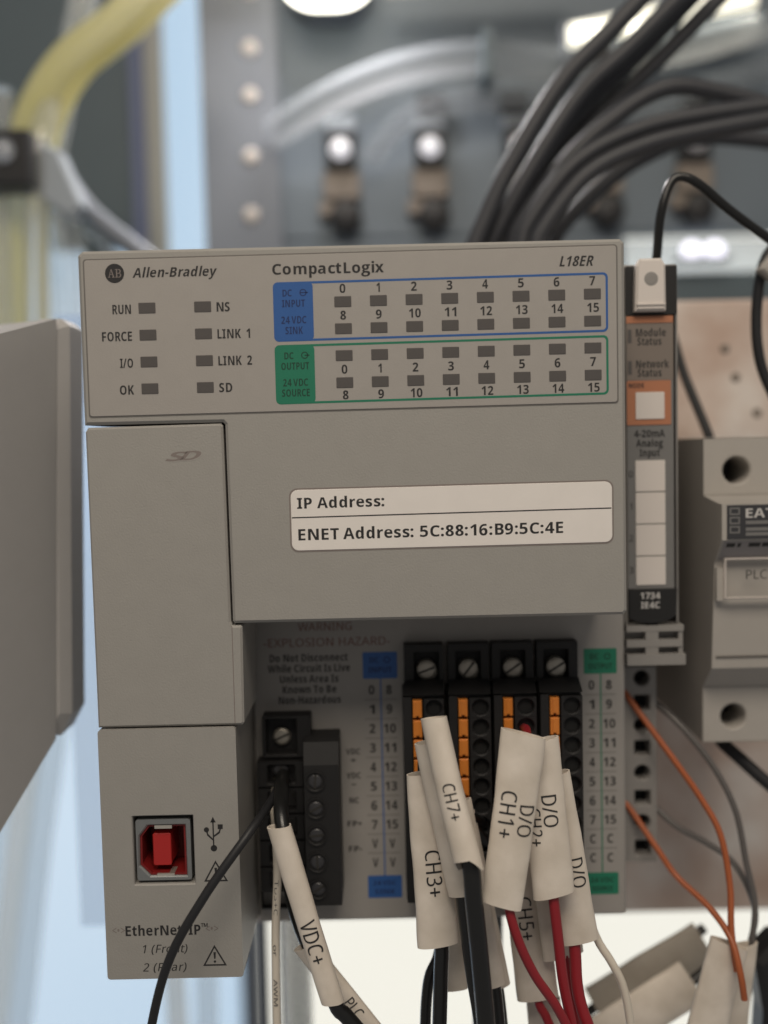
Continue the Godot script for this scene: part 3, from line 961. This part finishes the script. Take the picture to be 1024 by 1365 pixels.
func power_terminal(c: Node) -> void:
	var p := part("power_terminal", Shape.new().slab(rect(27.0, 38.2, -134.6, -102.2, 0.4), -27, -22.0, 0.5), M.black, c)
	# upper screw recess
	part("screw_well", Shape.new().holed(rect(28.5, 38.6, -101.2, -92.5, 0.3, 2), rect(29.3, 35.6, -100.6, -93.2, 0.2, 2), V2(32.4, -97), -27, -20.5, 0.3), M.black, p)
	part("well_floor", Shape.new().box(28.9, 38.2, -101.0, -92.7, -26.0, -24.4), M.black, p)
	screw_head(p, 32.3, -97.6, -24.0, 1.9, 0.4, M.screw)
	# right hand block that stands further out, with five side screws
	var s := Shape.new()
	var x0 := 37.5
	var x1 := 44.6
	s.box(x0, x1, -130.2, -101.0, -26.5, -14.0)
	s.quad(V(x0, -101.0, -14), V(x1, -101.0, -14), V(x1, -96.6, -15.4), V(x0, -96.6, -15.4), V(0, 0.5, 0.9))
	s.quad(V(x0, -96.6, -15.4), V(x1, -96.6, -15.4), V(x1, -96.6, -26.5), V(x0, -96.6, -26.5), Vector3.UP)
	s.flat(V(x1, -101, -14), V(x1, -96.6, -15.4), V(x1, -101, -26.5), Vector3.RIGHT)
	s.flat(V(x1, -96.6, -26.5), V(x1, -96.6, -15.4), V(x1, -101, -26.5), Vector3.RIGHT)
	s.flat(V(x0, -101, -14), V(x0, -96.6, -15.4), V(x0, -101, -26.5), Vector3.LEFT)
	part("plug_body", s, M.black, p)
	for k in 5:
		var y := -104.3 - 5.6 * k
		part("screw_rim", Shape.new().holed(circle(V2(39.8, y), 2.15, 20), circle(V2(39.8, y), 1.75, 20), V2(39.8, y), -14, -13.6, 0.15), M.black, p)
		screw_head(p, 39.8, y, -14.6, 1.6, [1.5, 0.5, 0.1, 1.6, 0.6][k], M.breakerlabel)
		part("wire_entry", Shape.new().holed(rect(27.6, 36.9, y - 2.6, y + 2.6), rect(29.6, 35.2, y - 2.0, y + 1.9, 0.5, 3), V2(32.4, y), -22, -19.0, 0.3), M.black, p)
	screw_head(p, 32.2, -103.4, -20.4, 1.7, 1.2, M.breakerlabel)


func io_terminal(c: Node, k: int) -> void:
	var x0: float = [57.9, 67.1, 76.2, 85.55][k]
	var x1: float = [66.2, 75.7, 84.95, 94.2][k]
	var sx: float = [63.0, 71.7, 81.0, 90.0][k]
	var p := part("terminal_plug", Shape.new().slab(rect(x0, x1, -130.4, -87.2, 0.3, 2), -26.5, -15.6, 0.3), M.black, c)
	# screw section above, set back, with a sloping ledge below it
	var up := Shape.new()
	var u0 := x0 + 0.5
	var u1 := x1 + 0.35
	up.holed(rect(u0, u1, -86.2, -78.3), rect(sx - 2.5, sx + 2.6, -86.0, -79.9, 0.3, 2), V2(sx, -83), -26.5, -21.2, 0.2)
	up.box(u0 + 0.1, u1 - 0.1, -86.1, -78.4, -26.4, -24.4)
	part("screw_well", up, M.black, p)
	var ledge := Shape.new()
	ledge.quad(V(x0, -87.2, -14.2), V(x1, -87.2, -14.2), V(u1, -85.6, -20.6), V(u0, -85.6, -20.6), V(0, 1, 0.5))
	ledge.quad(V(x0, -87.2, -14.2), V(x1, -87.2, -14.2), V(x1, -87.2, -16), V(x0, -87.2, -16), Vector3.DOWN)
	part("ledge", ledge, M.black, p)
	screw_head(p, sx + 0.1, -83.6, -22.0, 2.05, [0.35, 0.9, 0.6, 0.55][k], M.screw)
	part("washer", Shape.new().holed(circle(V2(sx + 0.5, -84.6), 1.9, 18), circle(V2(sx + 0.5, -84.6), 1.1, 18), V2(sx + 0.5, -84.6), -24.4, -24.0), M.screw, p)
	var tx := x0 + 2.9
	for i in 10:
		var y := -89.95 - 4.05 * i
		var cell := Shape.new()
		cell.holed(rect(tx + 1.35, x1 - 0.1, y - 2.0, y + 2.0), circle(V2((tx + 1.35 + x1) / 2, y), 1.62, 18), V2((tx + 1.35 + x1) / 2, y), -15.55, -14.0, 0.25)
		part("wire_entry", cell, M.black, p)
		part("entry_hollow", Shape.new().slab(circle(V2((tx + 1.35 + x1) / 2, y), 1.6, 14), -15.5, -15.2), M.hollow, p)
		var tab := Shape.new()
		tab.slab(PackedVector2Array([V2(tx - 0.92, y - 1.75), V2(tx - 0.3, y - 1.75), V2(tx, y - 1.35), V2(tx + 0.3, y - 1.75), V2(tx + 0.92, y - 1.75), V2(tx + 0.92, y + 1.75), V2(tx - 0.92, y + 1.75)]), -15.5, -13.7, 0.15)
		tab.box(tx - 0.35, tx + 0.35, y - 1.2, y + 1.5, -13.75, -13.45)
		part("release_tab", tab, M.orange, p)
	part("side_rail", Shape.new().box(x0 + 0.1, tx - 1.15, -130.0, -87.5, -15.55, -13.9), M.black, p)


# ---------------------------------------------------------------- input module at the right
func expansion_module() -> void:
	var c := thing("input_module", "narrow grey input module with orange square and four white squares, right of the controller", "module")
	part("housing", Shape.new().slab(rect(105.5, 117.0, -76, -0.5, 0.6), -80, -25.6, 0.6), M.modulebody, c)
	var fl := part("front_label", Shape.new().slab(rect(106.1, 115.9, -68.2, -11.3, 0.2), -25.7, -25.2, 0.1), M.modulegrey, c)
	part("top_recess", Shape.new().slab(rect(106.0, 116.7, -10.9, -0.9, 0.3), -25.7, -25.3), M.black, c)
	var tab := part("latch_tab", Shape.new().slab(PackedVector2Array([V2(107.5, -10.4), V2(113.9, -10.4), V2(113.8, -1.1), V2(113.0, 0.3), V2(108.6, 0.3), V2(107.8, -1.1)]), -25.4, -23.0, 0.5), M.modulewhite, c)
	part("dimple", Shape.new().lathe(V2(110.8, -3.9), [Vector2(0, -22.95), Vector2(0.8, -22.93), Vector2(1.4, -22.98), Vector2(1.5, -23.05)]), M.modulebody, tab)
	part("ridge", Shape.new().box(107.8, 113.7, -9.2, -8.9, -23.05, -22.7), M.modulewhite, tab)
	part("status_area", Shape.new().box(106.15, 115.85, -24.4, -12.7, -25.2, -25.15), M.statusbrown, fl)
	part("orange_strip", Shape.new().box(106.1, 115.8, -12.6, -11.2, -25.2, -25.05), M.moduleorange, fl)
	var z := -25.12
	write("Module", 108.1, -14.6, z, 1.6, 6.2, M.ink, fl, 1, 0.0, -1)
	write("Status", 108.4, -16.4, z, 1.6, 5.0, M.ink, fl, 1, 0.0, -1)
	write("Network", 108.1, -21.1, z, 1.6, 6.8, M.ink, fl, 1, 0.0, -1)
	write("Status", 108.4, -22.9, z, 1.6, 5.0, M.ink, fl, 1, 0.0, -1)
	for y in [-15.3, -21.8]:
		part("indicator_window", Shape.new().box(106.4, 107.2, y - 1.4, y + 1.4, -25.25, -25.1), M.windowdark, fl)
	var sq := part("orange_square", Shape.new().slab(rect(106.1, 115.3, -33.7, -24.5, 0.2), -25.2, -25.05), M.moduleorange, fl)
	part("white_square", Shape.new().slab(rect(107.9, 113.9, -32.5, -26.9, 0.2), -25.0, -24.85, 0.05), M.modulewhite, sq)
	write("NODE", 106.5, -25.5, -25.02, 1.0, 3.2, M.ink, sq, 1, 0.0, -1)
	write("4-20mA", 110.8, -35.5, z, 1.5, 6.4, M.ink, fl, 1)
	write("Analog", 110.8, -37.5, z, 1.5, 5.6, M.ink, fl, 1)
	write("Input", 110.8, -39.5, z, 1.5, 4.2, M.ink, fl, 1)
	for k in 4:
		var y0 := -41.1 - k * 6.75
		part("white_square", Shape.new().slab(rect(107.8, 114.0, y0 - (6.5 if k < 3 else 6.0), y0, 0.15), -25.2, -25.0, 0.05), M.modulewhite, fl)
		write(str(k), 106.85, y0 - 2.8, z, 1.3, 0, M.ink, fl, 0)
	var bl := part("number_plate", Shape.new().slab(PackedVector2Array([V2(106.1, -68.1), V2(116.4, -68.1), V2(116.2, -74.0), V2(114.2, -75.2), V2(111, -75.7), V2(108, -75.3), V2(106.1, -74.4)]), -25.6, -24.9, 0.2), M.black, c)
	write("1734", 110.7, -69.6, -24.85, 1.35, 4.2, M.whiteink, bl, 1)
	write("IE4C", 110.7, -71.6, -24.85, 1.35, 4.0, M.whiteink, bl, 1)
	# pale latch with four slots
	var la := Shape.new()
	la.box(105.6, 117.6, -77.2, -75.9, -40, -24.6)
	la.box(105.6, 117.4, -80.5, -79.0, -40, -24.6)
	la.box(105.6, 117.9, -84.3, -82.0, -40, -24.2)
	la.box(109.6, 112.3, -82.0, -75.9, -40, -24.7)
	la.box(116.6, 117.5, -82.0, -77.2, -40, -24.9)
	la.box(105.6, 117.2, -82.1, -76.0, -40, -27.5)
	part("latch", la, M.modulebody, c)
	# base with terminal holes
	var tb := Shape.new()
	var holes := [[-89.5, 5.0, true], [-95.0, 6.0, false], [-100.2, 4.4, true], [-105.3, 5.8, false], [-110.9, 5.4, true], [-116.6, 6.0, false], [-122.2, 5.2, true], [-128.0, 6.4, false]]
	for h in holes:
		var y: float = h[0]
		var inner: PackedVector2Array = circle(V2(111.2, y), 1.75, 18) if h[2] else rect(109.5, 113.0, y - 1.7, y + 1.7, 0.2, 2)
		tb.holed(rect(106.0, 114.4, y - float(h[1]) / 2 + 0.02, y + float(h[1]) / 2 - 0.02), inner, V2(111.2, y), -42, -35, 0.25)
	var base := part("terminal_base", tb, M.modulebody, c)
	part("hole_floor", Shape.new().box(106.1, 114.3, -131.1, -87.0, -43, -39.5), M.hollow, base)
	part("foot", Shape.new().box(105.9, 114.5, -87, -84.3, -60, -36), M.modulebody, c)
	part("foot", Shape.new().box(105.9, 114.3, -131.4, -86, -98, -43.1), M.modulebody, c)


# ---------------------------------------------------------------- circuit breaker at the right edge
func breaker() -> void:
	var c := thing("circuit_breaker", "grey circuit breaker with a PLC tag at the right edge", "circuit breaker")
	var x0 := 124.4
	var x1 := 150.0
	var prof := [V2(-36.8, -33), V2(-49.2, -33), V2(-50.2, -24), V2(-50.4, -20.5), V2(-57.8, -20.5), V2(-63.0, -25.5), V2(-86.0, -27.5), V2(-91.6, -34), V2(-104.0, -34), V2(-104.0, -98), V2(-36.8, -98)]
	var body := Shape.new()
	var flat_p := PackedVector2Array()
	for p in prof:
		flat_p.append(p)
	var idx := Geometry2D.triangulate_polygon(flat_p)
	for e in [x0, x1]:
		for k in range(0, idx.size(), 3):
			var q := []
			for i in 3:
				q.append(V(e, flat_p[idx[k + i]].x, flat_p[idx[k + i]].y))
			body.flat(q[0], q[1], q[2], V(e - 130, 0, 0))
	var n := prof.size()
	for k in n:
		if k == 0 or k == 7:
			continue
		var a: Vector2 = prof[k]
		var b: Vector2 = prof[(k + 1) % n]
		var mid := (a + b) / 2 - V2(-70, -62)
		body.quad(V(x0, a.x, a.y), V(x1, a.x, a.y), V(x1, b.x, b.y), V(x0, b.x, b.y), V(0, mid.x, mid.y))
	body.holed(rect(x0 + 0.06, x1 - 0.06, -49.1, -36.9), circle(V2(131.6, -43.9), 2.95, 28), V2(131.6, -43.9), -50, -33, 0.4)
	body.holed(rect(x0 + 0.06, x1 - 0.06, -103.9, -91.7), circle(V2(131.2, -98.3), 2.75, 28), V2(131.2, -98.3), -50, -34, 0.4)
	part("body", body, M.breakergrey, c)
	for y in [-43.9, -98.3]:
		part("clamp_screw", Shape.new().lathe(V2(131.4, y), [Vector2(0, -44.5), Vector2(2.2, -44.8), Vector2(2.6, -46)]), M.breakerlabel, c)
	var lb := part("rating_label", Shape.new().box(125.4, 150, -57.6, -50.6, -20.5, -20.3), M.breakerlabel, c)
	write("EATON", 129.2, -52.3, -20.26, 1.9, 11.0, M.whiteink, lb, 1, 0.0, -1)
	for q in [[129.2, 140.5, -54.2], [129.2, 137.5, -55.6], [129.2, 143.0, -56.6]]:
		part("printed_rule", Shape.new().box(q[0], q[1], q[2] - 0.35, q[2] + 0.35, -20.28, -20.24), M.modulegrey, lb)
	for k in 3:
		part("symbol", Shape.new().holed(rect(125.9, 128.0, -52.6 - k * 1.9, -51.1 - k * 1.9), rect(126.2, 127.7, -52.3 - k * 1.9, -51.4 - k * 1.9), V2(126.95, -51.85 - k * 1.9), -20.28, -20.24), M.modulegrey, lb)
	part("rating_strip", strip(124.9, 150, -58.0, -62.4), M.breakerstrip, c)
	for q in [[125.6, 127.4], [127.9, 128.6], [130.2, 132.6], [133.0, 135.2], [135.7, 136.6]]:
		part("printed_mark", strip(q[0], q[1], -58.5, -59.4, 0.14), M.ink, c)
	var pl := part("name_tag", Shape.new().slab(rect(126.0, 150, -70.6, -61.9, 0.3), -24.9, -23.6, 0.3), M.modulewhite, c)
	write("PLC", 130.4, -65.4, -23.55, 1.9, 4.4, M.ink, pl, 0, 0.0, -1)
	part("tag_holder", Shape.new().box(124.6, 126.0, -71, -64.0, -27, -24.6), M.breakergrey, c)
	part("groove", Shape.new().box(125.2, 150, -83.7, -83.3, -28, -27.05), M.groove, c)


func strip(x0: float, x1: float, y0: float, y1: float, lift := 0.08) -> Shape:
	var s := Shape.new()
	var f := func(y: float): return -20.5 - (-57.8 - y) / 5.2 * 5.0 + lift
	s.quad(V(x0, y0, f.call(y0)), V(x1, y0, f.call(y0)), V(x1, y1, f.call(y1)), V(x0, y1, f.call(y1)), V(0, -0.7, 0.7))
	return s


# ---------------------------------------------------------------- marked wires
func wiring() -> void:
	sleeve_mat = M.sleeve
	var g1 := "black wires with white marker sleeves in the left bunch"
	var g2 := "red wires with white marker sleeves in the right bunch"
	var pl: Callable
	var w: Node3D
	# left bunch, black
	w = wire("black wire in the CH3+ sleeve, outermost left of the left bunch", [V(63.4, -104, -20), V(61.8, -99, -6), V(62.4, -115, 0), V(64.0, -130.2, 1), V(63.8, -137.5, 1), V(63.3, -149.4, 1), V(63, -165, 0)], 1.4, M.blackwire, g1)
	pl = sleeve(w, V(61.6, -98.8, -1), V(63.4, -131.4, 1), 7.2, 3.6, -0.1, 0.4, -0.05, 7.8)
	print_on(w, pl, "CH3+", 18.5, 0.0, 2.7)
	w = wire("thin black wire curving behind the wire of the CH3+ sleeve", [V(64.5, -112, -12), V(65.2, -124, -9), V(64.0, -136.6, -7), V(61.7, -142.2, -6), V(60.8, -152.8, -6), V(61, -166, -6)], 1.1, M.blackwire, g1)
	pl = sleeve(w, V(64.6, -111.4, -8), V(67.0, -144.5, -7), 5.2, 2.4, -0.2, 0.3, 0.06)
	w = wire("black wire in the narrow sleeve printed CH2, between two other sleeves", [V(64.3, -98.1, -15), V(63.2, -95, -2), V(66, -107, 3), V(67.9, -118.8, 4), V(68.6, -125.5, 5), V(69.7, -135, 6), V(71.2, -146.6, 6), V(72, -165, 6)], 1.5, M.blackwire, g1)
	pl = sleeve(w, V(62.4, -92.0, 2), V(68.2, -120.3, 4), 5.6, 3.7, 0.25, 0.4, 0.02)
	print_on(w, pl, "CH2+", 15.5, 1.3, 2.0)
	w = wire("thick black wire leaving the open end of the tilted CH7+ sleeve", [V(64.3, -94, -15), V(63.8, -90, 2), V(66, -100, 9), V(69, -111.6, 11), V(69.5, -118.3, 11.8), V(70.4, -129.1, 12), V(71.4, -143.1, 12), V(72.4, -165, 12)], 1.65, M.blackwire, g1)
	pl = sleeve(w, V(63.2, -86.4, 6), V(68.8, -112.4, 12.5), 4.7, 4.2, 0.5, 0.3, 0.12, 5.0, 2.4)
	print_on(w, pl, "CH7+", 15.0, 0.9, 2.0)
	w = wire("black wire in the sleeve hidden behind the tilted sleeve, ending lowest", [V(73.4, -114, -15), V(70, -109.5, -6), V(69.6, -112, -5), V(71.6, -125, -5), V(74.6, -143, -4), V(76, -165, -4)], 1.2, M.blackwire, g1)
	pl = sleeve(w, V(68.0, -106.0, -5), V(73.8, -142.6, -4), 5.6, 2.4, 0.1, 0.5, -0.12)
	w = wire("black wire in the rearmost sleeve of the left bunch", [V(74.2, -118, -15), V(70.6, -113, -10), V(72.6, -128, -9), V(75.6, -146, -8), V(77, -165, -8)], 1.2, M.blackwire, g1)
	pl = sleeve(w, V(69.0, -110.0, -9), V(75.4, -145.0, -8), 5.4, 2.4, 0.0, 0.5, -0.14)
	# right bunch, red
	w = wire("red wire in the large CH1+ sleeve, foremost of the right bunch", [V(82.4, -94.6, -15), V(81.4, -92.0, -4), V(80.2, -92.4, 5), V(78.8, -97, 7.4), V(76.6, -112, 9), V(75.9, -119.6, 9), V(77.5, -126.6, 9), V(80.6, -134, 8), V(84.8, -140.9, 7), V(88.2, -148.5, 6), V(92, -160, 5)], 0.88, M.redwire, g2)
	pl = sleeve(w, V(79.4, -89.4, 7), V(74.7, -120.4, 9), 8.2, 3.4, 0.0, 0.6, 0.12, 7.4)
	print_on(w, pl, "CH1+", 14.4, -1.4, 2.6)
	print_on(w, pl, "D/O", 15.2, 1.95, 2.4)
	w = wire("red wire in the CH2+ sleeve, just right of the large sleeve", [V(83.4, -98.2, -15), V(83.0, -95.4, -3), V(83.0, -98, 2.4), V(84, -106, 3.4), V(84.8, -119.8, 4), V(85.7, -129.2, 4), V(86.6, -137.9, 4), V(88.6, -148.9, 4), V(91, -164, 3)], 1.0, M.redwire, g2)
	pl = sleeve(w, V(82.6, -92.0, 3), V(85.0, -120.9, 4), 7.6, 3.4, 0.0, 0.5, -0.14, 7.8)
	print_on(w, pl, "D/O", 12.6, 0.6, 2.5)
	print_on(w, pl, "CH2+", 15.4, -2.3, 2.2)
	w = wire("red wire in the right-leaning D/O sleeve beside the green number column", [V(90.0, -112, -15), V(87.4, -106, -7), V(87.4, -116, -1), V(89.5, -131.7, -1), V(89.8, -140.1, 0), V(90.6, -144.8, 1), V(92.3, -150.2, 2), V(96, -166, 3)], 1.15, M.redwire, g2)
	pl = sleeve(w, V(85.6, -99.6, -1), V(90.5, -132.3, -1), 7.2, 3.2, 0.05, 0.4, -0.05, 7.6)
	print_on(w, pl, "D/O", 19.0, 1.7, 2.4)
	w = wire("red wire in the sleeve behind the CH2+ and D/O sleeves", [V(92.7, -110, -20), V(86, -108, -8), V(87, -124, -6.5), V(89, -139, -6), V(90.5, -152, -4), V(92, -166, -4)], 0.9, M.redwire, g2)
	pl = sleeve(w, V(84.4, -107.0, -6.5), V(88.4, -138.0, -6.5), 7.6, 2.6, -0.1, 0.4, -0.06, 8.2)
	w = wire("red wire in the CH5+ sleeve, lowest readable sleeve of the right bunch", [V(83.5, -112, -20), V(81, -113, -12), V(82, -130, -10), V(83.4, -147.1, -9), V(85, -151.2, -8), V(86.9, -156.1, -7), V(90, -168, -7)], 0.9, M.redwire, g2)
	pl = sleeve(w, V(80.0, -113.4, -10), V(83.6, -147.9, -9), 7.4, 2.8, 0.0, 0.4, 0.0, 8.4)
	print_on(w, pl, "CH5+", 17.6, -0.6, 2.7)
	w = wire("red wire with a sleeve that the photo's lower edge cuts off", [V(84, -135, -20), V(85.4, -150, -14), V(86.5, -168, -14), V(87, -180, -14)], 0.9, M.redwire, g2)
	pl = sleeve(w, V(85.4, -150.8, -14), V(86.6, -172, -14), 7.0, 2.6, 0.0, 0.2)
	wire("cream wire swinging out to the right of the red wires", [V(92, -112, -18), V(91.5, -122, -6), V(94.2, -132.6, -4), V(97.1, -137.7, -3), V(99.5, -143.2, -3), V(101.0, -153.3, -3), V(101.6, -168, -3)], 0.8, M.whitewire)
	# power wires, left
	wire("thin black wire running from the power terminal down across the lower block", [V(32.8, -104.2, -24), V(32.6, -104.0, -14), V(32.0, -105.0, -6), V(28.4, -108.2, 4), V(20.5, -118.3, 8), V(13.9, -129.7, 9), V(9.6, -144.7, 8), V(7.5, -160, 8)], 0.85, M.mattblack)
	w = wire("cream wire with faint printing hanging straight down from the power terminal", [V(31.0, -107, -24), V(31.4, -108.4, -14), V(32.3, -111.7, -7), V(32.6, -119.9, -5), V(31.9, -131.9, -5), V(31.6, -152.3, -5), V(31.8, -168, -5)], 0.82, M.whitewire)
	for q in [["TDS+C", -124.0, 7.0], ["or", -134.5, 2.2], ["AWM", -143.0, 5.4]]:
		var yy: float = q[1]
		var sh := Shape.new()
		letters(sh, q[0], 0.75, q[2], 0, 0.0, 0, func(p: Vector2):
			var y: float = yy - p.x
			var xm := lerpf(32.62, 31.88, clampf((-119.9 - y) / 12.0, 0, 1)) if y > -131.9 else lerpf(31.88, 31.62, clampf((-131.9 - y) / 20.0, 0, 1))
			return [V(xm + p.y - 0.05, y, -5.0 + sqrt(maxf(0.0, 0.93 * 0.93 - p.y * p.y)) + 0.02), V(p.y, 0, 0.7).normalized()], 0.3)
		part("lettering", sh, M.greyink, w)
	w = wire("glossy black wire in the VDC+ sleeve from the power terminal", [V(32.6, -105, -22), V(33.6, -103.6, -8), V(34.6, -108, 1), V(38, -122, 3), V(43.4, -139.9, 4), V(45.8, -143.5, 4), V(49.9, -149, 4), V(56, -160, 4)], 1.45, M.blackwire)
	pl = sleeve(w, V(34.0, -107.4, 2), V(43.3, -140.6, 4), 4.5, 3.6, 0.0, 0.4, 0.18, 4.2)
	print_on(w, pl, "VDC+", 22.0, 0.1, 2.6, 8.2)
	w = wire("black wire in the lowest sleeve, leaning right under the VDC+ sleeve", [V(31.4, -118.7, -22), V(33.4, -124, -14), V(38.4, -134.8, -5), V(50, -150, -4), V(62, -166, -4)], 1.2, M.blackwire)
	pl = sleeve(w, V(37.6, -133.6, -4), V(53.0, -154.2, -3.4), 4.6, 2.8, 0.2, 0.2, 0.2)
	print_on(w, pl, "PLC", 15.0, 0.9, 1.8)
	print_on(w, pl, "VDC-", 17.5, -1.3, 1.8)
	# module wires, right
	w = wire("orange wire from the upper holes of the input module", [V(106.9, -91.5, -36), V(109.2, -95.3, -34), V(116.6, -106.3, -28), V(121.3, -113.6, -25), V(124.4, -120.3, -22), V(125.4, -130, -19), V(124.7, -138.3, -16), V(125.2, -146, -14)], 0.68, M.orangewire)
	w = wire("orange wire from the lower holes of the input module", [V(106.7, -116.8, -36), V(109, -119.9, -34), V(113, -126.1, -30), V(116.5, -131.3, -27), V(121.5, -135.4, -21), V(124.3, -139.5, -15.4), V(125.2, -145.5, -12), V(126, -150.8, -12)], 0.68, M.orangewire)
	pl = sleeve(w, V(124.6, -141.4, -17), V(117.6, -168, -17), 8.2, 3.0, 0.0, 0.0, 0.1)
	w = wire("grey wire from the upper holes of the input module", [V(114, -95.1, -38), V(118.9, -99.5, -33), V(125.3, -107.9, -30), V(129.6, -117.3, -28), V(131.6, -128.6, -27), V(133.1, -137.4, -26), V(132.4, -146.2, -26), V(131, -156, -26)], 0.68, M.greywire)
	pl = sleeve(w, V(129.4, -146.0, -25), V(126.4, -172, -25), 7.6, 3.0, 0.0, 0.0, -0.3)
	wire("grey wire from the lower holes of the input module", [V(112.9, -117.9, -38), V(118.2, -122.6, -34), V(124.3, -125.8, -32), V(129.4, -129.3, -30), V(132.5, -134.9, -28.4), V(133.8, -140.4, -27.6), V(132.6, -147.4, -27.6), V(131, -156, -27.6)], 0.68, M.greywire)
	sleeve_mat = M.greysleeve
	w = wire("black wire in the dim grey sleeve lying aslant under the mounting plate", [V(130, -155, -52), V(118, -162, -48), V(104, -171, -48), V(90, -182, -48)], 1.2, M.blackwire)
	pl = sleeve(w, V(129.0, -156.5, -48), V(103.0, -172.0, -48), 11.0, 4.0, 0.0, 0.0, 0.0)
	sleeve_mat = M.sleeve
	w = wire("black wire in the broad sleeve at the bottom, between cream wire and tags", [V(128, -160, -42), V(112, -169, -38), V(92, -182, -38)], 1.2, M.blackwire)
	pl = sleeve(w, V(123.0, -160.6, -38), V(96.0, -178, -38), 11.0, 3.6, 0.0, 0.0, 0.0)
	single("black_lever", Shape.new().slab(PackedVector2Array([V2(137, -156), V2(142, -151), V2(156, -151), V2(156, -185), V2(138, -185), V2(139, -168)]), -44, -36, 1.5), M.mattblack, "black fitting at the lower right corner behind the pale sleeves", "fitting")


# ---------------------------------------------------------------- thick cables above
func cables() -> void:
	var g := "thick black cables rising behind the controller"
	var list := [
		["black cable rising steepest to the top edge, outermost left of the bundle", 2.5, [V(75, 2, -84), V(80.0, 14.7, -84), V(83.0, 21.5, -84), V(89.6, 34.9, -84), V(103.2, 56.0, -84), V(117.0, 69.7, -84), V(137, 90, -84)]],
		["black cable rising to the top edge, second from the left of the bundle", 2.3, [V(79, 2, -88), V(84.4, 14.7, -88), V(87.2, 20.5, -87), V(94.6, 33.4, -86), V(108.4, 53.6, -86), V(122.4, 66.2, -86), V(143, 86, -86)]],
		["black cable rising to the top edge, third from the left, slightly slack", 2.4, [V(84, 4, -97), V(87.6, 16.8, -97), V(89.4, 22.4, -95), V(98.0, 37.3, -94), V(112.8, 54.4, -95), V(129.1, 69.8, -95), V(151, 92, -95)]],
		["black cable rising to the top edge, rightmost of the steep bundle", 2.2, [V(88, 4, -99), V(91.6, 16.8, -99), V(93.4, 22.4, -97), V(102.0, 36.3, -96), V(116.8, 51.9, -96), V(133.1, 66.8, -96), V(155, 88, -96)]],
		["dark grey cable, uppermost of those arching over to the right edge", 2.3, [V(86, 4, -85), V(90.6, 14.5, -85), V(92.7, 20.3, -85), V(102.7, 34, -85), V(114.6, 45.3, -85), V(129.4, 54.2, -85), V(144.1, 53.4, -85), V(175, 44, -85)]],
		["dark cable arching to the right edge just under the uppermost arch", 2.3, [V(88, 0, -77), V(91.5, 13, -77), V(93.9, 19.6, -77), V(105.1, 33.4, -77), V(120.5, 41.4, -77), V(139.5, 45.2, -77), V(172, 48.5, -77)]],
		["dark cable lowest of the near arching ones, with a pale sheen on top", 2.2, [V(91, 0, -74), V(94.5, 11, -74), V(96.9, 17.2, -74), V(107.6, 29.9, -74), V(122.0, 36.9, -74), V(139.5, 40.6, -74), V(170, 45, -74)]],
		["thin dark cable below the arching ones, farthest back", 2.4, [V(98, 6, -105), V(103.7, 18, -105), V(107, 24.1, -105), V(117.7, 34.3, -105), V(130.4, 42.7, -105), V(147.3, 47.7, -105), V(180, 44, -105)]]]
	for q in list:
		wire(q[0], q[2], q[1], M.cable, g, "cable", 20)
	wire("thin glossy black wire looping above the input module", [V(115.6, -6, -60), V(115.2, -1.9, -40), V(114.8, 2, -34), V(114.6, 9.9, -30), V(116.5, 16.4, -30), V(118.9, 18.2, -30), V(122.8, 16.6, -30), V(130.7, 10.9, -32), V(144, 2, -34)], 0.98, M.blackwire)
	wire("black wire hanging down at the right edge above the breaker", [V(146, 8, -45), V(141.9, 2.5, -45), V(140.2, -9.2, -45), V(141.2, -20.2, -45), V(145.6, -31.3, -45), V(149, -40, -50)], 1.2, M.mattblack)
	wire("short black wire slanting down behind the input module to the breaker", [V(124, -2, -74), V(127.5, -9.5, -70), V(129.9, -21.1, -66), V(134.1, -36.4, -60), V(135, -42, -60)], 1.15, M.mattblack)
	wire("black wire leaving the bottom of the breaker", [V(130.6, -102, -45), V(131.8, -106.6, -45), V(134.5, -109.5, -42), V(144, -118, -38), V(154, -124, -38)], 1.5, M.mattblack)
	single("wire_tag", Shape.new().slab(PackedVector2Array([V2(139.5, 0.5), V2(146, -5), V2(153, -2), V2(150, 8), V2(146, 8)]), -44, -41, 0.6), M.breakergrey, "beige tag corner at the right edge above the breaker", "tag")
